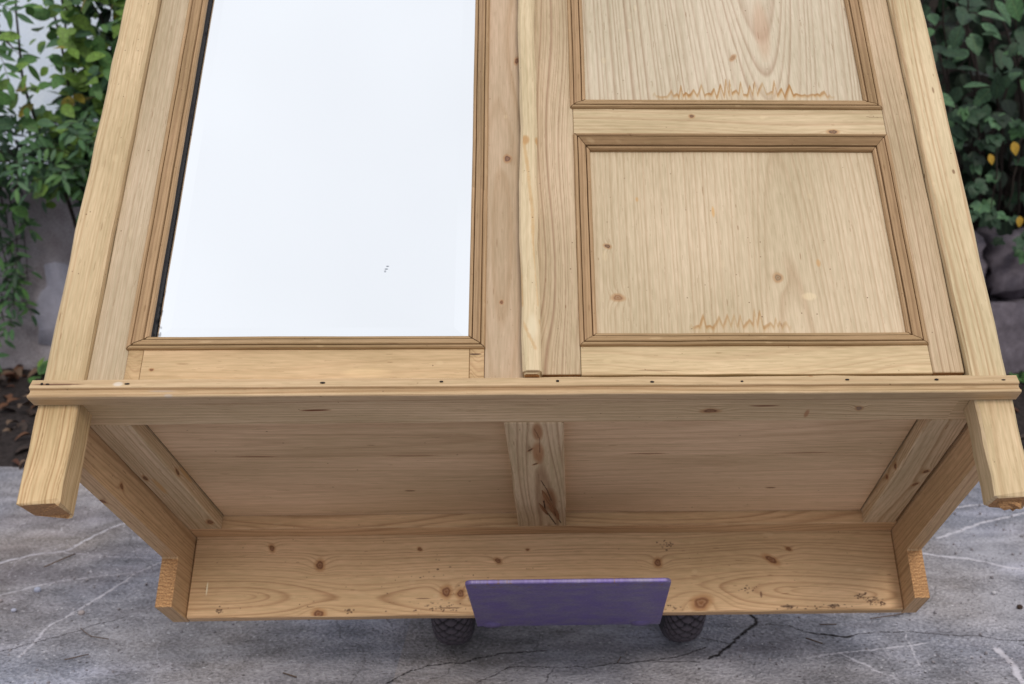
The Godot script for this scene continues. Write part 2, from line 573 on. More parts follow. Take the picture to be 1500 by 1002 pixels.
# ==================================================================== the wardrobe
func build_wardrobe() -> void:
	var w := thing("wardrobe", "stripped pine wardrobe with mirrored left door, tipped back on a purple hand truck", "wardrobe")
	w.transform = wardrobe_place
	var TOP := 1.62
	var pale := Color(0.845, 0.715, 0.535)
	var pink := Color(0.80, 0.685, 0.525)
	var gold := Color(0.84, 0.705, 0.51)
	var under := Color(0.91, 0.755, 0.55)
	var brown := Color(0.62, 0.45, 0.27)
	# ---- posts and legs
	board(w, "corner_post", Vector3(-0.575, 0.004, -0.045), Vector3(-0.5295, TOP, 0.0), 1, 2, {"seed": 11, "sp": 0.0042, "v0": -0.72, "d0": 0.02, "contrast": 0.42, "early": gold, "late": Color(0.67, 0.49, 0.31), "warp": 0.004, "specks": 2.5}, {"ch": 0.003, "jit": 0.0008})
	board(w, "corner_post", Vector3(0.5289, 0.004, -0.045), Vector3(0.575, TOP, 0.0), 1, 2, {"seed": 12, "sp": 0.0085, "v0": 0.70, "d0": 0.03, "contrast": 0.6, "early": Color(0.87, 0.745, 0.55), "late": Color(0.70, 0.51, 0.33), "warp": 0.004, "marks": [[0.47, 0.562, 0.006, 0.0015, Color(0.4, 0.27, 0.18, 0.5)], [0.33, 0.565, 0.004, 0.002, Color(0.4, 0.27, 0.18, 0.6)]]}, {"ch": 0.003, "jit": 0.0006})
	var chip := func(p: Vector3) -> Vector3:
		if p.y < -0.118:
			p.y += 0.0045 * sin(p.x * 210.0) * sin(p.z * 190.0 + 1.0) + 0.0025 * sin(p.z * 330.0)
		return p
	board(w, "leg", Vector3(-0.575, -0.1246, -0.0437), Vector3(-0.5284, 0.002, -0.0006), 1, 2, {"seed": 13, "sp": 0.0042, "v0": -0.70, "d0": 0.02, "contrast": 0.75, "early": Color(0.86, 0.705, 0.49), "late": Color(0.68, 0.48, 0.29), "warp": 0.003}, {"ch": 0.0022, "jit": 0.0007, "step": 0.02, "bend": chip})
	board(w, "leg", Vector3(0.5286, -0.1258, -0.0437), Vector3(0.575, 0.002, -0.0006), 1, 2, {"seed": 14, "sp": 0.0105, "v0": 0.66, "d0": 0.03, "contrast": 0.4, "early": Color(0.87, 0.73, 0.53), "late": Color(0.73, 0.55, 0.36), "warp": 0.004}, {"ch": 0.0026, "jit": 0.0008, "step": 0.02, "bend": chip})
	leg_splinter(w)
	# ---- base moulding, nailed on
	var lip := PackedVector2Array([Vector2(-0.0005, 0.0), Vector2(0.0000, 0.0145), Vector2(0.0011, 0.0165), Vector2(0.0032, 0.0172), Vector2(0.0113, 0.0205), Vector2(0.0128, 0.0206), Vector2(0.0137, 0.0192), Vector2(0.0140, 0.0170), Vector2(0.0155, 0.0163), Vector2(0.0178, 0.0168), Vector2(0.0203, 0.0185), Vector2(0.0221, 0.0208), Vector2(0.0236, 0.0214), Vector2(0.0248, 0.0204), Vector2(0.0252, 0.0175), Vector2(0.0252, 0.0)])
	var base_mat := wood({"L": 1.16, "Lmax": 1.16, "W": 0.07, "seed": 21, "sp": 0.006, "v0": -0.06, "d0": 0.02, "contrast": 0.55, "early": Color(0.83, 0.68, 0.49), "late": Color(0.66, 0.48, 0.31), "dens": 1200.0, "marks": [[0.03, 0.024, 0.03, 0.0015, Color(0.35, 0.22, 0.16, 0.75)], [0.10, 0.024, 0.006, 0.004, Color(0.86, 0.82, 0.78, 0.7)], [0.15, 0.035, 0.016, 0.0014, Color(0.72, 0.66, 0.62, 0.6)], [0.16, 0.045, 0.005, 0.004, Color(0.74, 0.70, 0.68, 0.5)]]})
	var bm := moulding(w, "base_moulding", Vector3(-0.5782, 0.0190, 0.0), Vector3(0.5786, 0.0190, 0.0), Vector3(0, -1, 0), Vector3(0, 0, 1), lip, base_mat, 0.0, 0.0)
	var hole := CylinderMesh.new()
	hole.top_radius = 0.0019; hole.bottom_radius = 0.0019; hole.height = 0.0012; hole.radial_segments = 8; hole.rings = 1
	var rust := plain(Color(0.10, 0.06, 0.05), 0.9)
	for x in [-0.5645, -0.558, -0.4673, -0.243, -0.1054, 0.0303, 0.1413, 0.2475, 0.373, 0.4798, 0.56]:
		var nail := part(bm, "nail_head", hole, [rust])
		nail.position = racked(Vector3(x, 0.0110 + 0.0015 * sin(x * 40.0), 0.0194))
		nail.rotation = Vector3(PI / 2 - 0.33, 0, 0)
		nail.scale = Vector3(rng.randf_range(0.5, 1.7), 1.0, rng.randf_range(0.5, 1.0))
	# ---- the floor frame, seen from below
	board(w, "floor_rail", Vector3(-0.5452, 0.0, -0.0715), Vector3(0.5456, 0.028, -0.0010), 0, 1, {"seed": 31, "Lmax": 1.06, "sp": 0.0052, "v0": -0.13, "d0": 0.03, "k": 0.01, "contrast": 0.55, "early": under, "late": brown, "warp": 0.009, "knots": [[0.215, -0.041, 0.010, 0.0055, 0.0], [0.397, -0.035, 0.004, 0.006, 0.3, Color(0.40, 0.33, 0.30)]], "marks": [[-0.261, -0.031, 0.018, 0.0022, Color(0.42, 0.22, 0.12, 0.9)], [0.279, -0.027, 0.018, 0.0018, Color(0.40, 0.22, 0.12, 0.9)], [0.0, -0.02, 0.03, 0.001, Color(0.4, 0.25, 0.15, 0.5)], [0.335, -0.05, 0.003, 0.012, Color(0.6, 0.38, 0.24, 0.5)]]}, {"low": true, "ch": 0.0016, "jit": 0.0005})
	for s in [-1, 1]:
		var x0 := -0.5455 if s < 0 else 0.4950
		board(w, "floor_batten", Vector3(x0, 0.0, -0.4626), Vector3(x0 + 0.0505, 0.028, -0.0722), 2, 1, {"seed": 32 + s, "sp": 0.0060, "v0": s * 0.60, "d0": 0.03, "contrast": 0.5, "early": under.lerp(pink, 0.4), "late": brown, "knots": [[-0.249, -0.537, 0.009, 0.003, 0.1, Color(0.25, 0.13, 0.08)], [-0.43, -0.503, 0.010, 0.005, 0.2]] if s < 0 else [[-0.248, 0.537, 0.006, 0.004, 0.2, Color(0.25, 0.13, 0.08)], [-0.296, 0.534, 0.007, 0.0035, 0.4]], "marks": [[-0.28, -0.528, 0.03, 0.004, Color(0.78, 0.62, 0.42, 0.8)]] if s < 0 else []}, {"low": true, "ch": 0.0016})
	var skew := func(p: Vector3) -> Vector3:
		return p + Vector3(-0.012 * (-(p.z + 0.27)) / 0.39 * 0.35, 0, 0)
	var cb := board(w, "floor_batten", Vector3(-0.0402, 0.0, -0.4628), Vector3(0.0333, 0.028, -0.0722), 2, 1, {"seed": 35, "sp": 0.0052, "v0": 0.004, "d0": 0.012, "k": 0.03, "contrast": 0.55, "early": under.lerp(pink, 0.3), "late": Color(0.56, 0.39, 0.25), "warp": 0.005,
		"knots": [[-0.160, -0.011, 0.007, 0.0018, 0.5, Color(0.16, 0.08, 0.05)], [-0.21, -0.006, 0.005, 0.002, 0.7, Color(0.18, 0.09, 0.05)]],
		"marks": [[-0.10, 0.000, 0.03, 0.007, Color(0.52, 0.30, 0.16, 0.55)], [-0.17, -0.001, 0.04, 0.008, Color(0.56, 0.32, 0.17, 0.5)], [-0.35, 0.010, 0.05, 0.012, Color(0.50, 0.30, 0.17, 0.5)]],
		"cracks": [[[[-0.09, -0.004], [-0.12, 0.002], [-0.17, 0.001]], 0.0012, Color(0.22, 0.12, 0.07, 0.5)], [[[-0.27, 0.000], [-0.31, 0.008], [-0.35, 0.013]], 0.0016, Color(0.16, 0.09, 0.05, 0.6)], [[[-0.35, 0.002], [-0.39, 0.003], [-0.43, 0.012], [-0.455, 0.018]], 0.0022, Color(0.14, 0.08, 0.05, 0.75)], [[[-0.37, 0.012], [-0.41, 0.018], [-0.45, 0.026]], 0.0018, Color(0.14, 0.08, 0.05, 0.7)]]}, {"low": true, "ch": 0.002, "jit": 0.0008, "bend": skew})
	splinters(cb)
	board(w, "floor_rail", Vector3(-0.5455, 0.0, -0.5025), Vector3(0.5490, 0.028, -0.4632), 0, 1, {"seed": 36, "Lmax": 1.1, "sp": 0.010, "v0": -0.44, "d0": 0.025, "dw": 0.012, "fw": 11.0, "contrast": 0.6, "early": Color(0.88, 0.69, 0.48), "late": Color(0.64, 0.44, 0.27), "warp": 0.014, "marks": [[-0.40, -0.46, 0.004, 0.003, Color(0.25, 0.13, 0.08, 0.9)]]}, {"low": true, "ch": 0.0014})
	var n := 0
	for x in [[-0.505, -0.034], [0.027, 0.505]]:
		for z in [[-0.2315, -0.066], [-0.468, -0.2318]]:
			n += 1
			board(w, "floor_plank", Vector3(maxf(x[0], -0.4932), 0.0205, maxf(z[0], -0.4612)), Vector3(minf(x[1], 0.4932), 0.0355, z[1]), 0, 1, {"seed": 40 + n, "dens": 1000.0, "sp": 0.011, "v0": lerpf(z[0], z[1], 0.2 + 0.17 * n), "d0": 0.05, "k": 0.03, "contrast": 0.24, "early": Color(0.92, 0.745, 0.545), "late": Color(0.70, 0.51, 0.34), "warp": 0.010,
				"marks": [[x[0] + 0.12, -0.225, 0.03, 0.0015, Color(0.45, 0.27, 0.17, 0.7)], [x[1] - 0.14, -0.226, 0.04, 0.0014, Color(0.45, 0.27, 0.17, 0.6)], [x[0] + 0.31, -0.36, 0.008, 0.003, Color(0.4, 0.25, 0.16, 0.6)], [x[0] + 0.2, -0.09, 0.02, 0.006, Color(0.5, 0.33, 0.22, 0.35)]], "specks": 0.7}, {"low": true, "ch": 0.0006})
	# ---- skirts: back board and bracket-footed sides
	board(w, "back_skirt", Vector3(-0.5452, -0.1262, -0.5226), Vector3(0.5490, 0.028, -0.5028), 0, 2, {"seed": 51, "Lmax": 1.1, "sp": 0.0060, "v0": -0.098, "d0": 0.010, "dw": 0.014, "fw": 13.0, "k": 0.006, "contrast": 0.50, "early": Color(0.90, 0.715, 0.505), "late": Color(0.66, 0.455, 0.285), "warp": 0.007,
		"knots": [[-0.427, -0.018, 0.004, 0.006, 0.5], [-0.351, -0.046, 0.0065, 0.008, 0.2], [-0.198, -0.022, 0.004, 0.003, -0.5], [-0.076, -0.042, 0.006, 0.004, -0.6], [-0.155, -0.09, 0.0075, 0.009, 0.0, Color(0.36, 0.19, 0.12)], [-0.133, -0.093, 0.006, 0.007, 0.0, Color(0.36, 0.19, 0.12)], [-0.347, -0.122, 0.009, 0.007, 0.0], [0.173, -0.048, 0.006, 0.007, 0.0], [0.352, -0.045, 0.012, 0.005, -0.55], [0.381, -0.028, 0.005, 0.003, -0.4], [0.236, -0.112, 0.014, 0.010, 0.35, Color(0.42, 0.24, 0.14)], [-0.03, -0.025, 0.003, 0.002, 0.0]],
		"marks": [[-0.519, -0.081, 0.0012, 0.011, Color(0.92, 0.88, 0.76, 0.9)], [0.44, -0.119, 0.010, 0.002, Color(0.36, 0.28, 0.22, 0.6)], [0.37, -0.119, 0.012, 0.002, Color(0.36, 0.28, 0.22, 0.6)], [0.15, -0.119, 0.02, 0.004, Color(0.38, 0.29, 0.22, 0.6)], [0.33, -0.10, 0.002, 0.005, Color(0.36, 0.24, 0.18, 0.6)], [-0.19, -0.10, 0.012, 0.001, Color(0.3, 0.2, 0.14, 0.5)], [-0.15, -0.115, 0.02, 0.0012, Color(0.3, 0.2, 0.14, 0.5)]], "dirt": [[0.485, -0.104, 0.010, 0.004, 26], [0.50, -0.112, 0.009, 0.005, 36], [0.515, -0.116, 0.006, 0.004, 20], [0.44, -0.120, 0.02, 0.003, 26], [0.37, -0.121, 0.02, 0.003, 24], [0.16, -0.120, 0.03, 0.004, 50], [0.31, -0.092, 0.012, 0.004, 14], [-0.17, -0.112, 0.05, 0.010, 46], [-0.30, -0.119, 0.012, 0.004, 14], [-0.495, -0.115, 0.006, 0.004, 16], [-0.15, -0.06, 0.09, 0.03, 20], [0.19, -0.02, 0.012, 0.008, 22]], "specks": 2.0}, {"ch": 0.0016, "jit": 0.0005})
	for s in [-1, 1]:
		side_skirt(w, s)
	# ---- cabinet behind the doors
	var inner := wood({"L": 0.9, "W": 0.5, "seed": 61, "dens": 500.0, "sp": 0.012, "d0": 0.05, "contrast": 0.4})
	var hidden := {"mat": inner}
	board(w, "side_panel", Vector3(-0.5725, 0.029, -0.5226), Vector3(-0.5495, TOP, -0.0455), 1, 0, hidden)
	board(w, "side_panel", Vector3(0.5495, 0.029, -0.5226), Vector3(0.5725, TOP, -0.0455), 1, 0, hidden)
	board(w, "back_panel", Vector3(-0.5490, 0.036, -0.5226), Vector3(0.5490, TOP, -0.5066), 1, 2, hidden)
	board(w, "top_board", Vector3(-0.60, TOP + 0.001, -0.535), Vector3(0.60, TOP + 0.035, 0.03), 0, 1, hidden)
	var crown := PackedVector2Array([Vector2(0, 0), Vector2(0.002, 0.02), Vector2(0.02, 0.03), Vector2(0.04, 0.055), Vector2(0.06, 0.065), Vector2(0.075, 0.066), Vector2(0.075, 0.0)])
	moulding(w, "cornice", Vector3(-0.60, TOP + 0.036, 0.0), Vector3(0.60, TOP + 0.036, 0.0), Vector3(0, 1, 0), Vector3(0, 0, 1), crown, base_mat, 0.0, 0.0)
	# ---- doors
	var F := -0.0115          # face of the doors
	var T := -0.0335
	var d1 := 1.58
	var left := {"bottom": 0.0245}
	board(w, "door_stile", Vector3(-0.5288, left.bottom, T), Vector3(-0.4862, d1, F), 1, 2, {"seed": 71, "sp": 0.0036, "v0": -0.75, "d0": 0.02, "contrast": 0.34, "early": pink, "late": Color(0.63, 0.47, 0.33), "warp": 0.004}, {"ch": 0.0009})
	board(w, "door_stile", Vector3(-0.0582, left.bottom, T), Vector3(-0.0008, d1, F), 1, 2, {"seed": 72, "sp": 0.014, "v0": -0.038, "d0": 0.02, "dw": 0.010, "fw": 9.0, "contrast": 0.5, "early": Color(0.79, 0.655, 0.50), "late": Color(0.66, 0.50, 0.33), "warp": 0.008, "knots": [[0.359, -0.031, 0.0055, 0.0045, 0.0, Color(0.30, 0.17, 0.14)], [0.137, -0.038, 0.003, 0.0022, 0.0], [0.53, -0.018, 0.006, 0.003, 0.2]]}, {"ch": 0.0009})
	board(w, "door_rail", Vector3(-0.4680, left.bottom, T), Vector3(-0.0766, 0.0800, F), 0, 2, {"seed": 73, "sp": 0.016, "v0": 0.10, "d0": 0.03, "contrast": 0.28, "early": Color(0.85, 0.69, 0.49), "late": Color(0.72, 0.54, 0.35), "warp": 0.014, "knots": [[-0.455, 0.045, 0.0025, 0.0018, 0.0]], "marks": [[-0.2, 0.04, 0.03, 0.006, Color(0.9, 0.78, 0.6, 0.4)]]}, {"ch": 0.0006})
	board(w, "rail_end", Vector3(-0.4857, left.bottom, T), Vector3(-0.4683, 0.0800, F + 0.0002), 0, 2, {"seed": 74, "sp": 0.006, "v0": 0.2, "d0": 0.02, "contrast": 0.3, "early": Color(0.80, 0.64, 0.44)}, {"ch": 0.0006})
	board(w, "rail_end", Vector3(-0.0763, left.bottom, T), Vector3(-0.0586, 0.0800, F + 0.0003), 0, 2, {"seed": 75, "sp": 0.0065, "v0": 0.2, "d0": 0.02, "contrast": 0.6, "early": Color(0.80, 0.64, 0.44), "marks": [[-0.070, 0.064, 0.010, 0.001, Color(0.2, 0.12, 0.1, 0.8)]]}, {"ch": 0.0007})
	board(w, "door_rail", Vector3(-0.4857, d1 - 0.09, T), Vector3(-0.0586, d1, F), 0, 2, hidden)
	board(w, "door_backing", Vector3(-0.4857, 0.0805, -0.0410), Vector3(-0.0586, d1 - 0.0905, -0.0360), 1, 2, hidden)
	# right door
	var rb := 0.0362
	board(w, "door_stile", Vector3(0.0, rb, T), Vector3(0.0583, d1, F + 0.0003), 1, 2, {"seed": 81, "sp": 0.0052, "v0": 0.20, "d0": 0.02, "contrast": 0.62, "early": Color(0.83, 0.70, 0.53), "late": Color(0.62, 0.46, 0.32), "warp": 0.012, "tilt": 0.02}, {"ch": 0.0009})
	board(w, "door_stile", Vector3(0.4887, rb, T), Vector3(0.5278, d1, F), 1, 2, {"seed": 82, "sp": 0.0029, "v0": 0.70, "d0": 0.02, "contrast": 0.6, "early": Color(0.82, 0.69, 0.52), "late": Color(0.62, 0.46, 0.31), "warp": 0.003}, {"ch": 0.0009})
	board(w, "door_rail", Vector3(0.0587, rb - 0.0012, T), Vector3(0.4883, 0.083, F), 0, 2, {"seed": 83, "sp": 0.0085, "v0": 0.13, "d0": 0.025, "k": 0.05, "contrast": 0.42, "early": Color(0.87, 0.73, 0.53), "late": Color(0.72, 0.55, 0.37), "warp": 0.012, "marks": [[0.15, 0.041, 0.03, 0.0008, Color(0.45, 0.34, 0.24, 0.5)]]}, {"ch": 0.0008})
	board(w, "door_rail", Vector3(0.0587, 0.395, T), Vector3(0.4883, 0.452, F), 0, 2, {"seed": 84, "sp": 0.008, "v0": 0.50, "d0": 0.02, "contrast": 0.42, "early": Color(0.85, 0.72, 0.53), "late": Color(0.70, 0.53, 0.36), "warp": 0.008, "knots": [[0.222, 0.432, 0.0035, 0.003, 0.0, Color(0.28, 0.17, 0.13)], [0.415, 0.4055, 0.007, 0.0035, 0.0, Color(0.24, 0.15, 0.12)]], "cracks": [[[[0.465, 0.432], [0.487, 0.431]], 0.001, Color(0.4, 0.28, 0.2, 0.7)]]}, {"ch": 0.0008})
	board(w, "door_rail", Vector3(0.0587, d1 - 0.09, T), Vector3(0.4883, d1, F), 0, 2, hidden)
	board(w, "door_panel", Vector3(0.062, 0.084, -0.0300), Vector3(0.485, 0.394, -0.0215), 1, 2, {"seed": 85, "sp": 0.0060, "v0": 0.333, "d0": 0.048, "k": 0.045, "contrast": 0.30, "early": Color(0.845, 0.725, 0.555), "late": Color(0.64, 0.47, 0.31), "warp": 0.0022,
		"knots": [[0.226, 0.098, 0.003, 0.0045, 0.4, Color(0.25, 0.14, 0.09)], [0.149, 0.108, 0.0045, 0.007, 0.1, Color(0.50, 0.34, 0.22)], [0.178, 0.315, 0.0055, 0.005, 0.0, Color(0.45, 0.36, 0.26)]], "tide": [0.195, 0.325, 0.104, 0.034, 0.5], "marks": [[0.15, 0.352, 0.006, 0.010, Color(0.93, 0.84, 0.68, 0.4)], [0.20, 0.37, 0.006, 0.003, Color(0.76, 0.56, 0.34, 0.5)], [0.28, 0.24, 0.009, 0.002, Color(0.80, 0.60, 0.36, 0.6)], [0.30, 0.14, 0.004, 0.002, Color(0.76, 0.56, 0.34, 0.5)]]}, {"ch": 0.0004, "jit": 0.0005})
	board(w, "door_panel", Vector3(0.062, 0.453, -0.0300), Vector3(0.485, d1 - 0.0905, -0.0215), 1, 2, {"seed": 86, "Lmax": 1.1, "sp": 0.0070, "v0": 0.336, "d0": 0.064, "k": -0.095, "contrast": 0.50, "early": Color(0.855, 0.755, 0.605), "late": Color(0.60, 0.44, 0.31), "warp": 0.0026,
		"knots": [[0.547, 0.291, 0.006, 0.003, 0.6, Color(0.56, 0.40, 0.26)]], "tide": [0.17, 0.43, 0.474, 0.044], "marks": [[0.60, 0.338, 0.06, 0.012, Color(0.74, 0.58, 0.47, 0.35)]]}, {"ch": 0.0004, "jit": 0.0005})
	# ---- panel mouldings
	var bead := PackedVector2Array([Vector2(0.0, -0.0005), Vector2(0.0004, 0.0030), Vector2(0.0018, 0.0046), Vector2(0.0036, 0.0046), Vector2(0.0050, 0.0034), Vector2(0.0057, -0.0006), Vector2(0.0066, 0.0036), Vector2(0.0078, 0.0042), Vector2(0.0158, -0.0018), Vector2(0.0166, -0.0082), Vector2(0.0176, -0.0036), Vector2(0.0200, -0.0036), Vector2(0.0218, -0.0058), Vector2(0.0222, -0.0104)])
	var bead_mats := []
	for i in 3:
		bead_mats.append(wood({"L": 0.6, "W": 0.03, "seed": 90 + i, "sp": 0.005, "v0": -0.1, "d0": 0.02, "contrast": 0.4, "early": [Color(0.70, 0.55, 0.37), Color(0.74, 0.58, 0.40), Color(0.66, 0.51, 0.34)][i], "late": Color(0.50, 0.35, 0.22), "warp": 0.004, "specks": 3.0}))
	frame(w, Rect2(0.0580, 0.0735, 0.4312, 0.3268), F, bead, bead_mats)
	frame(w, Rect2(0.0550, 0.4440, 0.4345, 1.05), F, bead, bead_mats)
	frame(w, Rect2(-0.4885, 0.0712, 0.4315, 1.43), F, bead, bead_mats)
	# ---- cover strip between the doors
	var wavy := func(p: Vector3) -> Vector3:
		return p + Vector3(0.0009 * sin(p.y * 19.0) + 0.0006 * sin(p.y * 53.0) - 0.0022 * clampf((p.y - 0.05) / 0.6, 0.0, 1.0), 0, 0)
	board(w, "cover_strip", Vector3(-0.0128, 0.0275, F + 0.0008), Vector3(0.0105, d1, 0.0100), 1, 2, {"seed": 77, "sp": 0.012, "v0": 0.02, "d0": 0.02, "contrast": 0.22, "early": Color(0.86, 0.74, 0.55), "late": Color(0.74, 0.57, 0.38), "warp": 0.008,
		"cracks": [[[[0.374, -0.008], [0.33, -0.002], [0.27, 0.003], [0.20, 0.006], [0.12, 0.009]], 0.006, Color(0.76, 0.59, 0.39, 0.10)], [[[0.10, -0.012], [0.06, 0.004]], 0.005, Color(0.74, 0.57, 0.38, 0.10)]], "marks": [[0.374, -0.006, 0.008, 0.006, Color(0.68, 0.47, 0.26, 0.55)], [0.09, 0.0, 0.02, 0.006, Color(0.86, 0.80, 0.68, 0.6)], [0.030, 0.0, 0.0016, 0.012, Color(0.36, 0.27, 0.18, 0.6)]]}, {"ch": 0.003, "jit": 0.0006, "bend": wavy})
	build_mirror(w, d1)


func frame(w: Node3D, r: Rect2, F: float, profile: PackedVector2Array, mats: Array) -> void:
	var a := Vector3(r.position.x, r.position.y, F)
	var b := Vector3(r.end.x, r.position.y, F)
	var c = Vector3(r.end.x, r.end.y, F)
	var d := Vector3(r.position.x, r.end.y, F)
	var z := Vector3(0, 0, 1)
	moulding(w, "panel_moulding", a, b, Vector3(0, 1, 0), z, profile, mats[0], 1, 1)
	moulding(w, "panel_moulding", c, b, Vector3(-1, 0, 0), z, profile, mats[1], 1, 1)
	moulding(w, "panel_moulding", c, d, Vector3(0, -1, 0), z, profile, mats[2], 1, 1)
	moulding(w, "panel_moulding", a, d, Vector3(1, 0, 0), z, profile, mats[1], 1, 1)


func build_mirror(w: Node3D, d1: float) -> void:
	var x0 := -0.4672; var x1 := -0.0782; var y0 := 0.0920; var y1 := 1.478
	var z0 := -0.0308     # back of the bevel
	var z1 := -0.0299
	var bv := 0.020
	# the dark painted rebate that holds the glass
	var st := begin()
	for q in [[Vector3(x0, y0, 0), Vector3(x0, y1, 0)], [Vector3(x1, y1, 0), Vector3(x1, y0, 0)], [Vector3(x1, y0, 0), Vector3(x0, y0, 0)], [Vector3(x0, y1, 0), Vector3(x1, y1, 0)]]:
		var a: Vector3 = q[0]; var b: Vector3 = q[1]
		var lo := Vector3(0, 0, -0.0345); var hi := Vector3(0, 0, -0.0222)
		quad(st, racked(a + lo), racked(a + hi), racked(b + hi), racked(b + lo), Vector2(0, 0), Vector2(0, 1), Vector2(1, 1), Vector2(1, 0))
	part(w, "mirror_rebate", finish([st]), [plain(Color(0.03, 0.015, 0.055), 0.9)])
	# silvered plate with a bevelled border, foxed along its left edge
	var tw := 400; var th := 1000
	var im := Image.create(tw, th, false, Image.FORMAT_RGB8)
	im.fill(Color(0.975, 0.978, 0.982))
	var r := RandomNumberGenerator.new()
	r.seed = 77
	for i in 14:
		var y := r.randf() * th
		var x := absf(r.randfn(0.0, 3.0))
		stain(im, Vector2(x, y), r.randf_range(0.6, 1.6), r.randf_range(1.0, 4.0), Color(0.45, 0.40, 0.52, r.randf_range(0.2, 0.6)))
	for i in 18:
		stain(im, Vector2(absf(r.randfn(6.0, 5.0)), th - absf(r.randfn(0.0, 26.0))), r.randf_range(0.6, 2.0), r.randf_range(0.8, 3.5), Color(0.40, 0.40, 0.40, r.randf_range(0.2, 0.6)))
	for i in 40:
		stain(im, Vector2(r.randf_range(6, 15), r.randf_range(330, 440)), 0.7, r.randf_range(1.0, 3.0), Color(0.35, 0.28, 0.45, 0.6))
	for i in 3:
		stain(im, Vector2(287 + i * 1.4, th - 80 - i * 2.6), 2.0, 0.6, Color(0.35, 0.36, 0.40, 0.8))
	var mat := StandardMaterial3D.new()
	mat.albedo_texture = ImageTexture.create_from_image(im)
	mat.metallic = 1.0
	mat.roughness = 0.03
	st = begin()
	var uvs := func(p: Vector3) -> Vector2: return Vector2((p.x - x0) / (x1 - x0), 1.0 - (p.y - y0) / 0.975 if p.y < y0 + 0.975 else 0.001)
	var outer := [Vector3(x0, y0, z0), Vector3(x1, y0, z0), Vector3(x1, y1, z0), Vector3(x0, y1, z0)]
	var inner := [Vector3(x0 + bv, y0 + bv, z1), Vector3(x1 - bv, y0 + bv, z1), Vector3(x1 - bv, y1 - bv, z1), Vector3(x0 + bv, y1 - bv, z1)]
	for i in 4:
		var k := (i + 1) % 4
		quad(st, racked(outer[i]), racked(outer[k]), racked(inner[k]), racked(inner[i]), uvs.call(outer[i]), uvs.call(outer[k]), uvs.call(inner[k]), uvs.call(inner[i]))
	quad(st, racked(inner[0]), racked(inner[1]), racked(inner[2]), racked(inner[3]), uvs.call(inner[0]), uvs.call(inner[1]), uvs.call(inner[2]), uvs.call(inner[3]))
	part(w, "mirror", finish([st]), [mat])


func leg_splinter(w: Node3D) -> void:
	# the broken foot of the right leg: a chip of wood left hanging below its sawn end
	var st := begin()
	var top: Array = []
	var low: Array = []
	var c = Vector3(0.553, -0.1255, -0.026)
	var n := 9
	for j in n:
		var a := TAU * j / n
		top.append(racked(c + Vector3(cos(a) * 0.017, 0.001, sin(a) * 0.015)))
		low.append(racked(c + Vector3(cos(a) * (0.010 + 0.004 * sin(j * 2.1)), -0.007 - 0.003 * sin(j * 1.7), sin(a) * 0.009)))
	for j in n:
		var k := (j + 1) % n
		quad(st, top[j], top[k], low[k], low[j], Vector2(j * 0.1, 0), Vector2(j * 0.1 + 0.1, 0), Vector2(j * 0.1 + 0.1, 0.1), Vector2(j * 0.1, 0.1))
	for j in range(1, n - 1):
		tri(st, low[0], low[j], low[j + 1], Vector2.ZERO, Vector2(0.1, 0), Vector2(0.1, 0.1))
	part(w, "broken_leg_end", finish([st]), [end_grain])


func splinters(cb: Node3D) -> void:
	# torn slivers along the split in the middle batten
	var mat := wood({"L": 0.12, "W": 0.03, "seed": 99, "sp": 0.003, "d0": 0.01, "contrast": 0.9, "early": Color(0.62, 0.42, 0.26), "late": Color(0.36, 0.21, 0.12)})
	for q in [[0.006, -0.345, 0.075, 0.0045, 0.16], [0.013, -0.385, 0.085, 0.005, 0.13], [0.020, -0.405, 0.070, 0.004, 0.10], [-0.001, -0.385, 0.06, 0.0035, 0.2]]:
		var st := begin()
		var ax := Vector3(q[4], 0, -1).normalized()
		var sd := Vector3(1, 0, q[4]).normalized()
		var base := Vector3(q[0] - 0.006, 0.0004, q[1] + q[2] * 0.5)
		var last: Array = []
		for i in 6:
			var t := i / 5.0
			var hw: float = q[3] * sin(clampf(t * 0.9 + 0.06, 0, 1) * PI)
			var c = base + ax * q[2] * t
			var ring := [racked(c - sd * hw), racked(c + Vector3(0, -0.0042 * sin(t * PI) - 0.0006, 0) + sd * hw * 0.3), racked(c + sd * hw)]
			if last:
				for j in 2:
					quad(st, last[j], last[j + 1], ring[j + 1], ring[j], Vector2(t, j * 0.3), Vector2(t, j * 0.3 + 0.3), Vector2(t + 0.2, j * 0.3 + 0.3), Vector2(t + 0.2, j * 0.3))
			last = ring
		part(cb, "splinter", finish([st]), [mat])


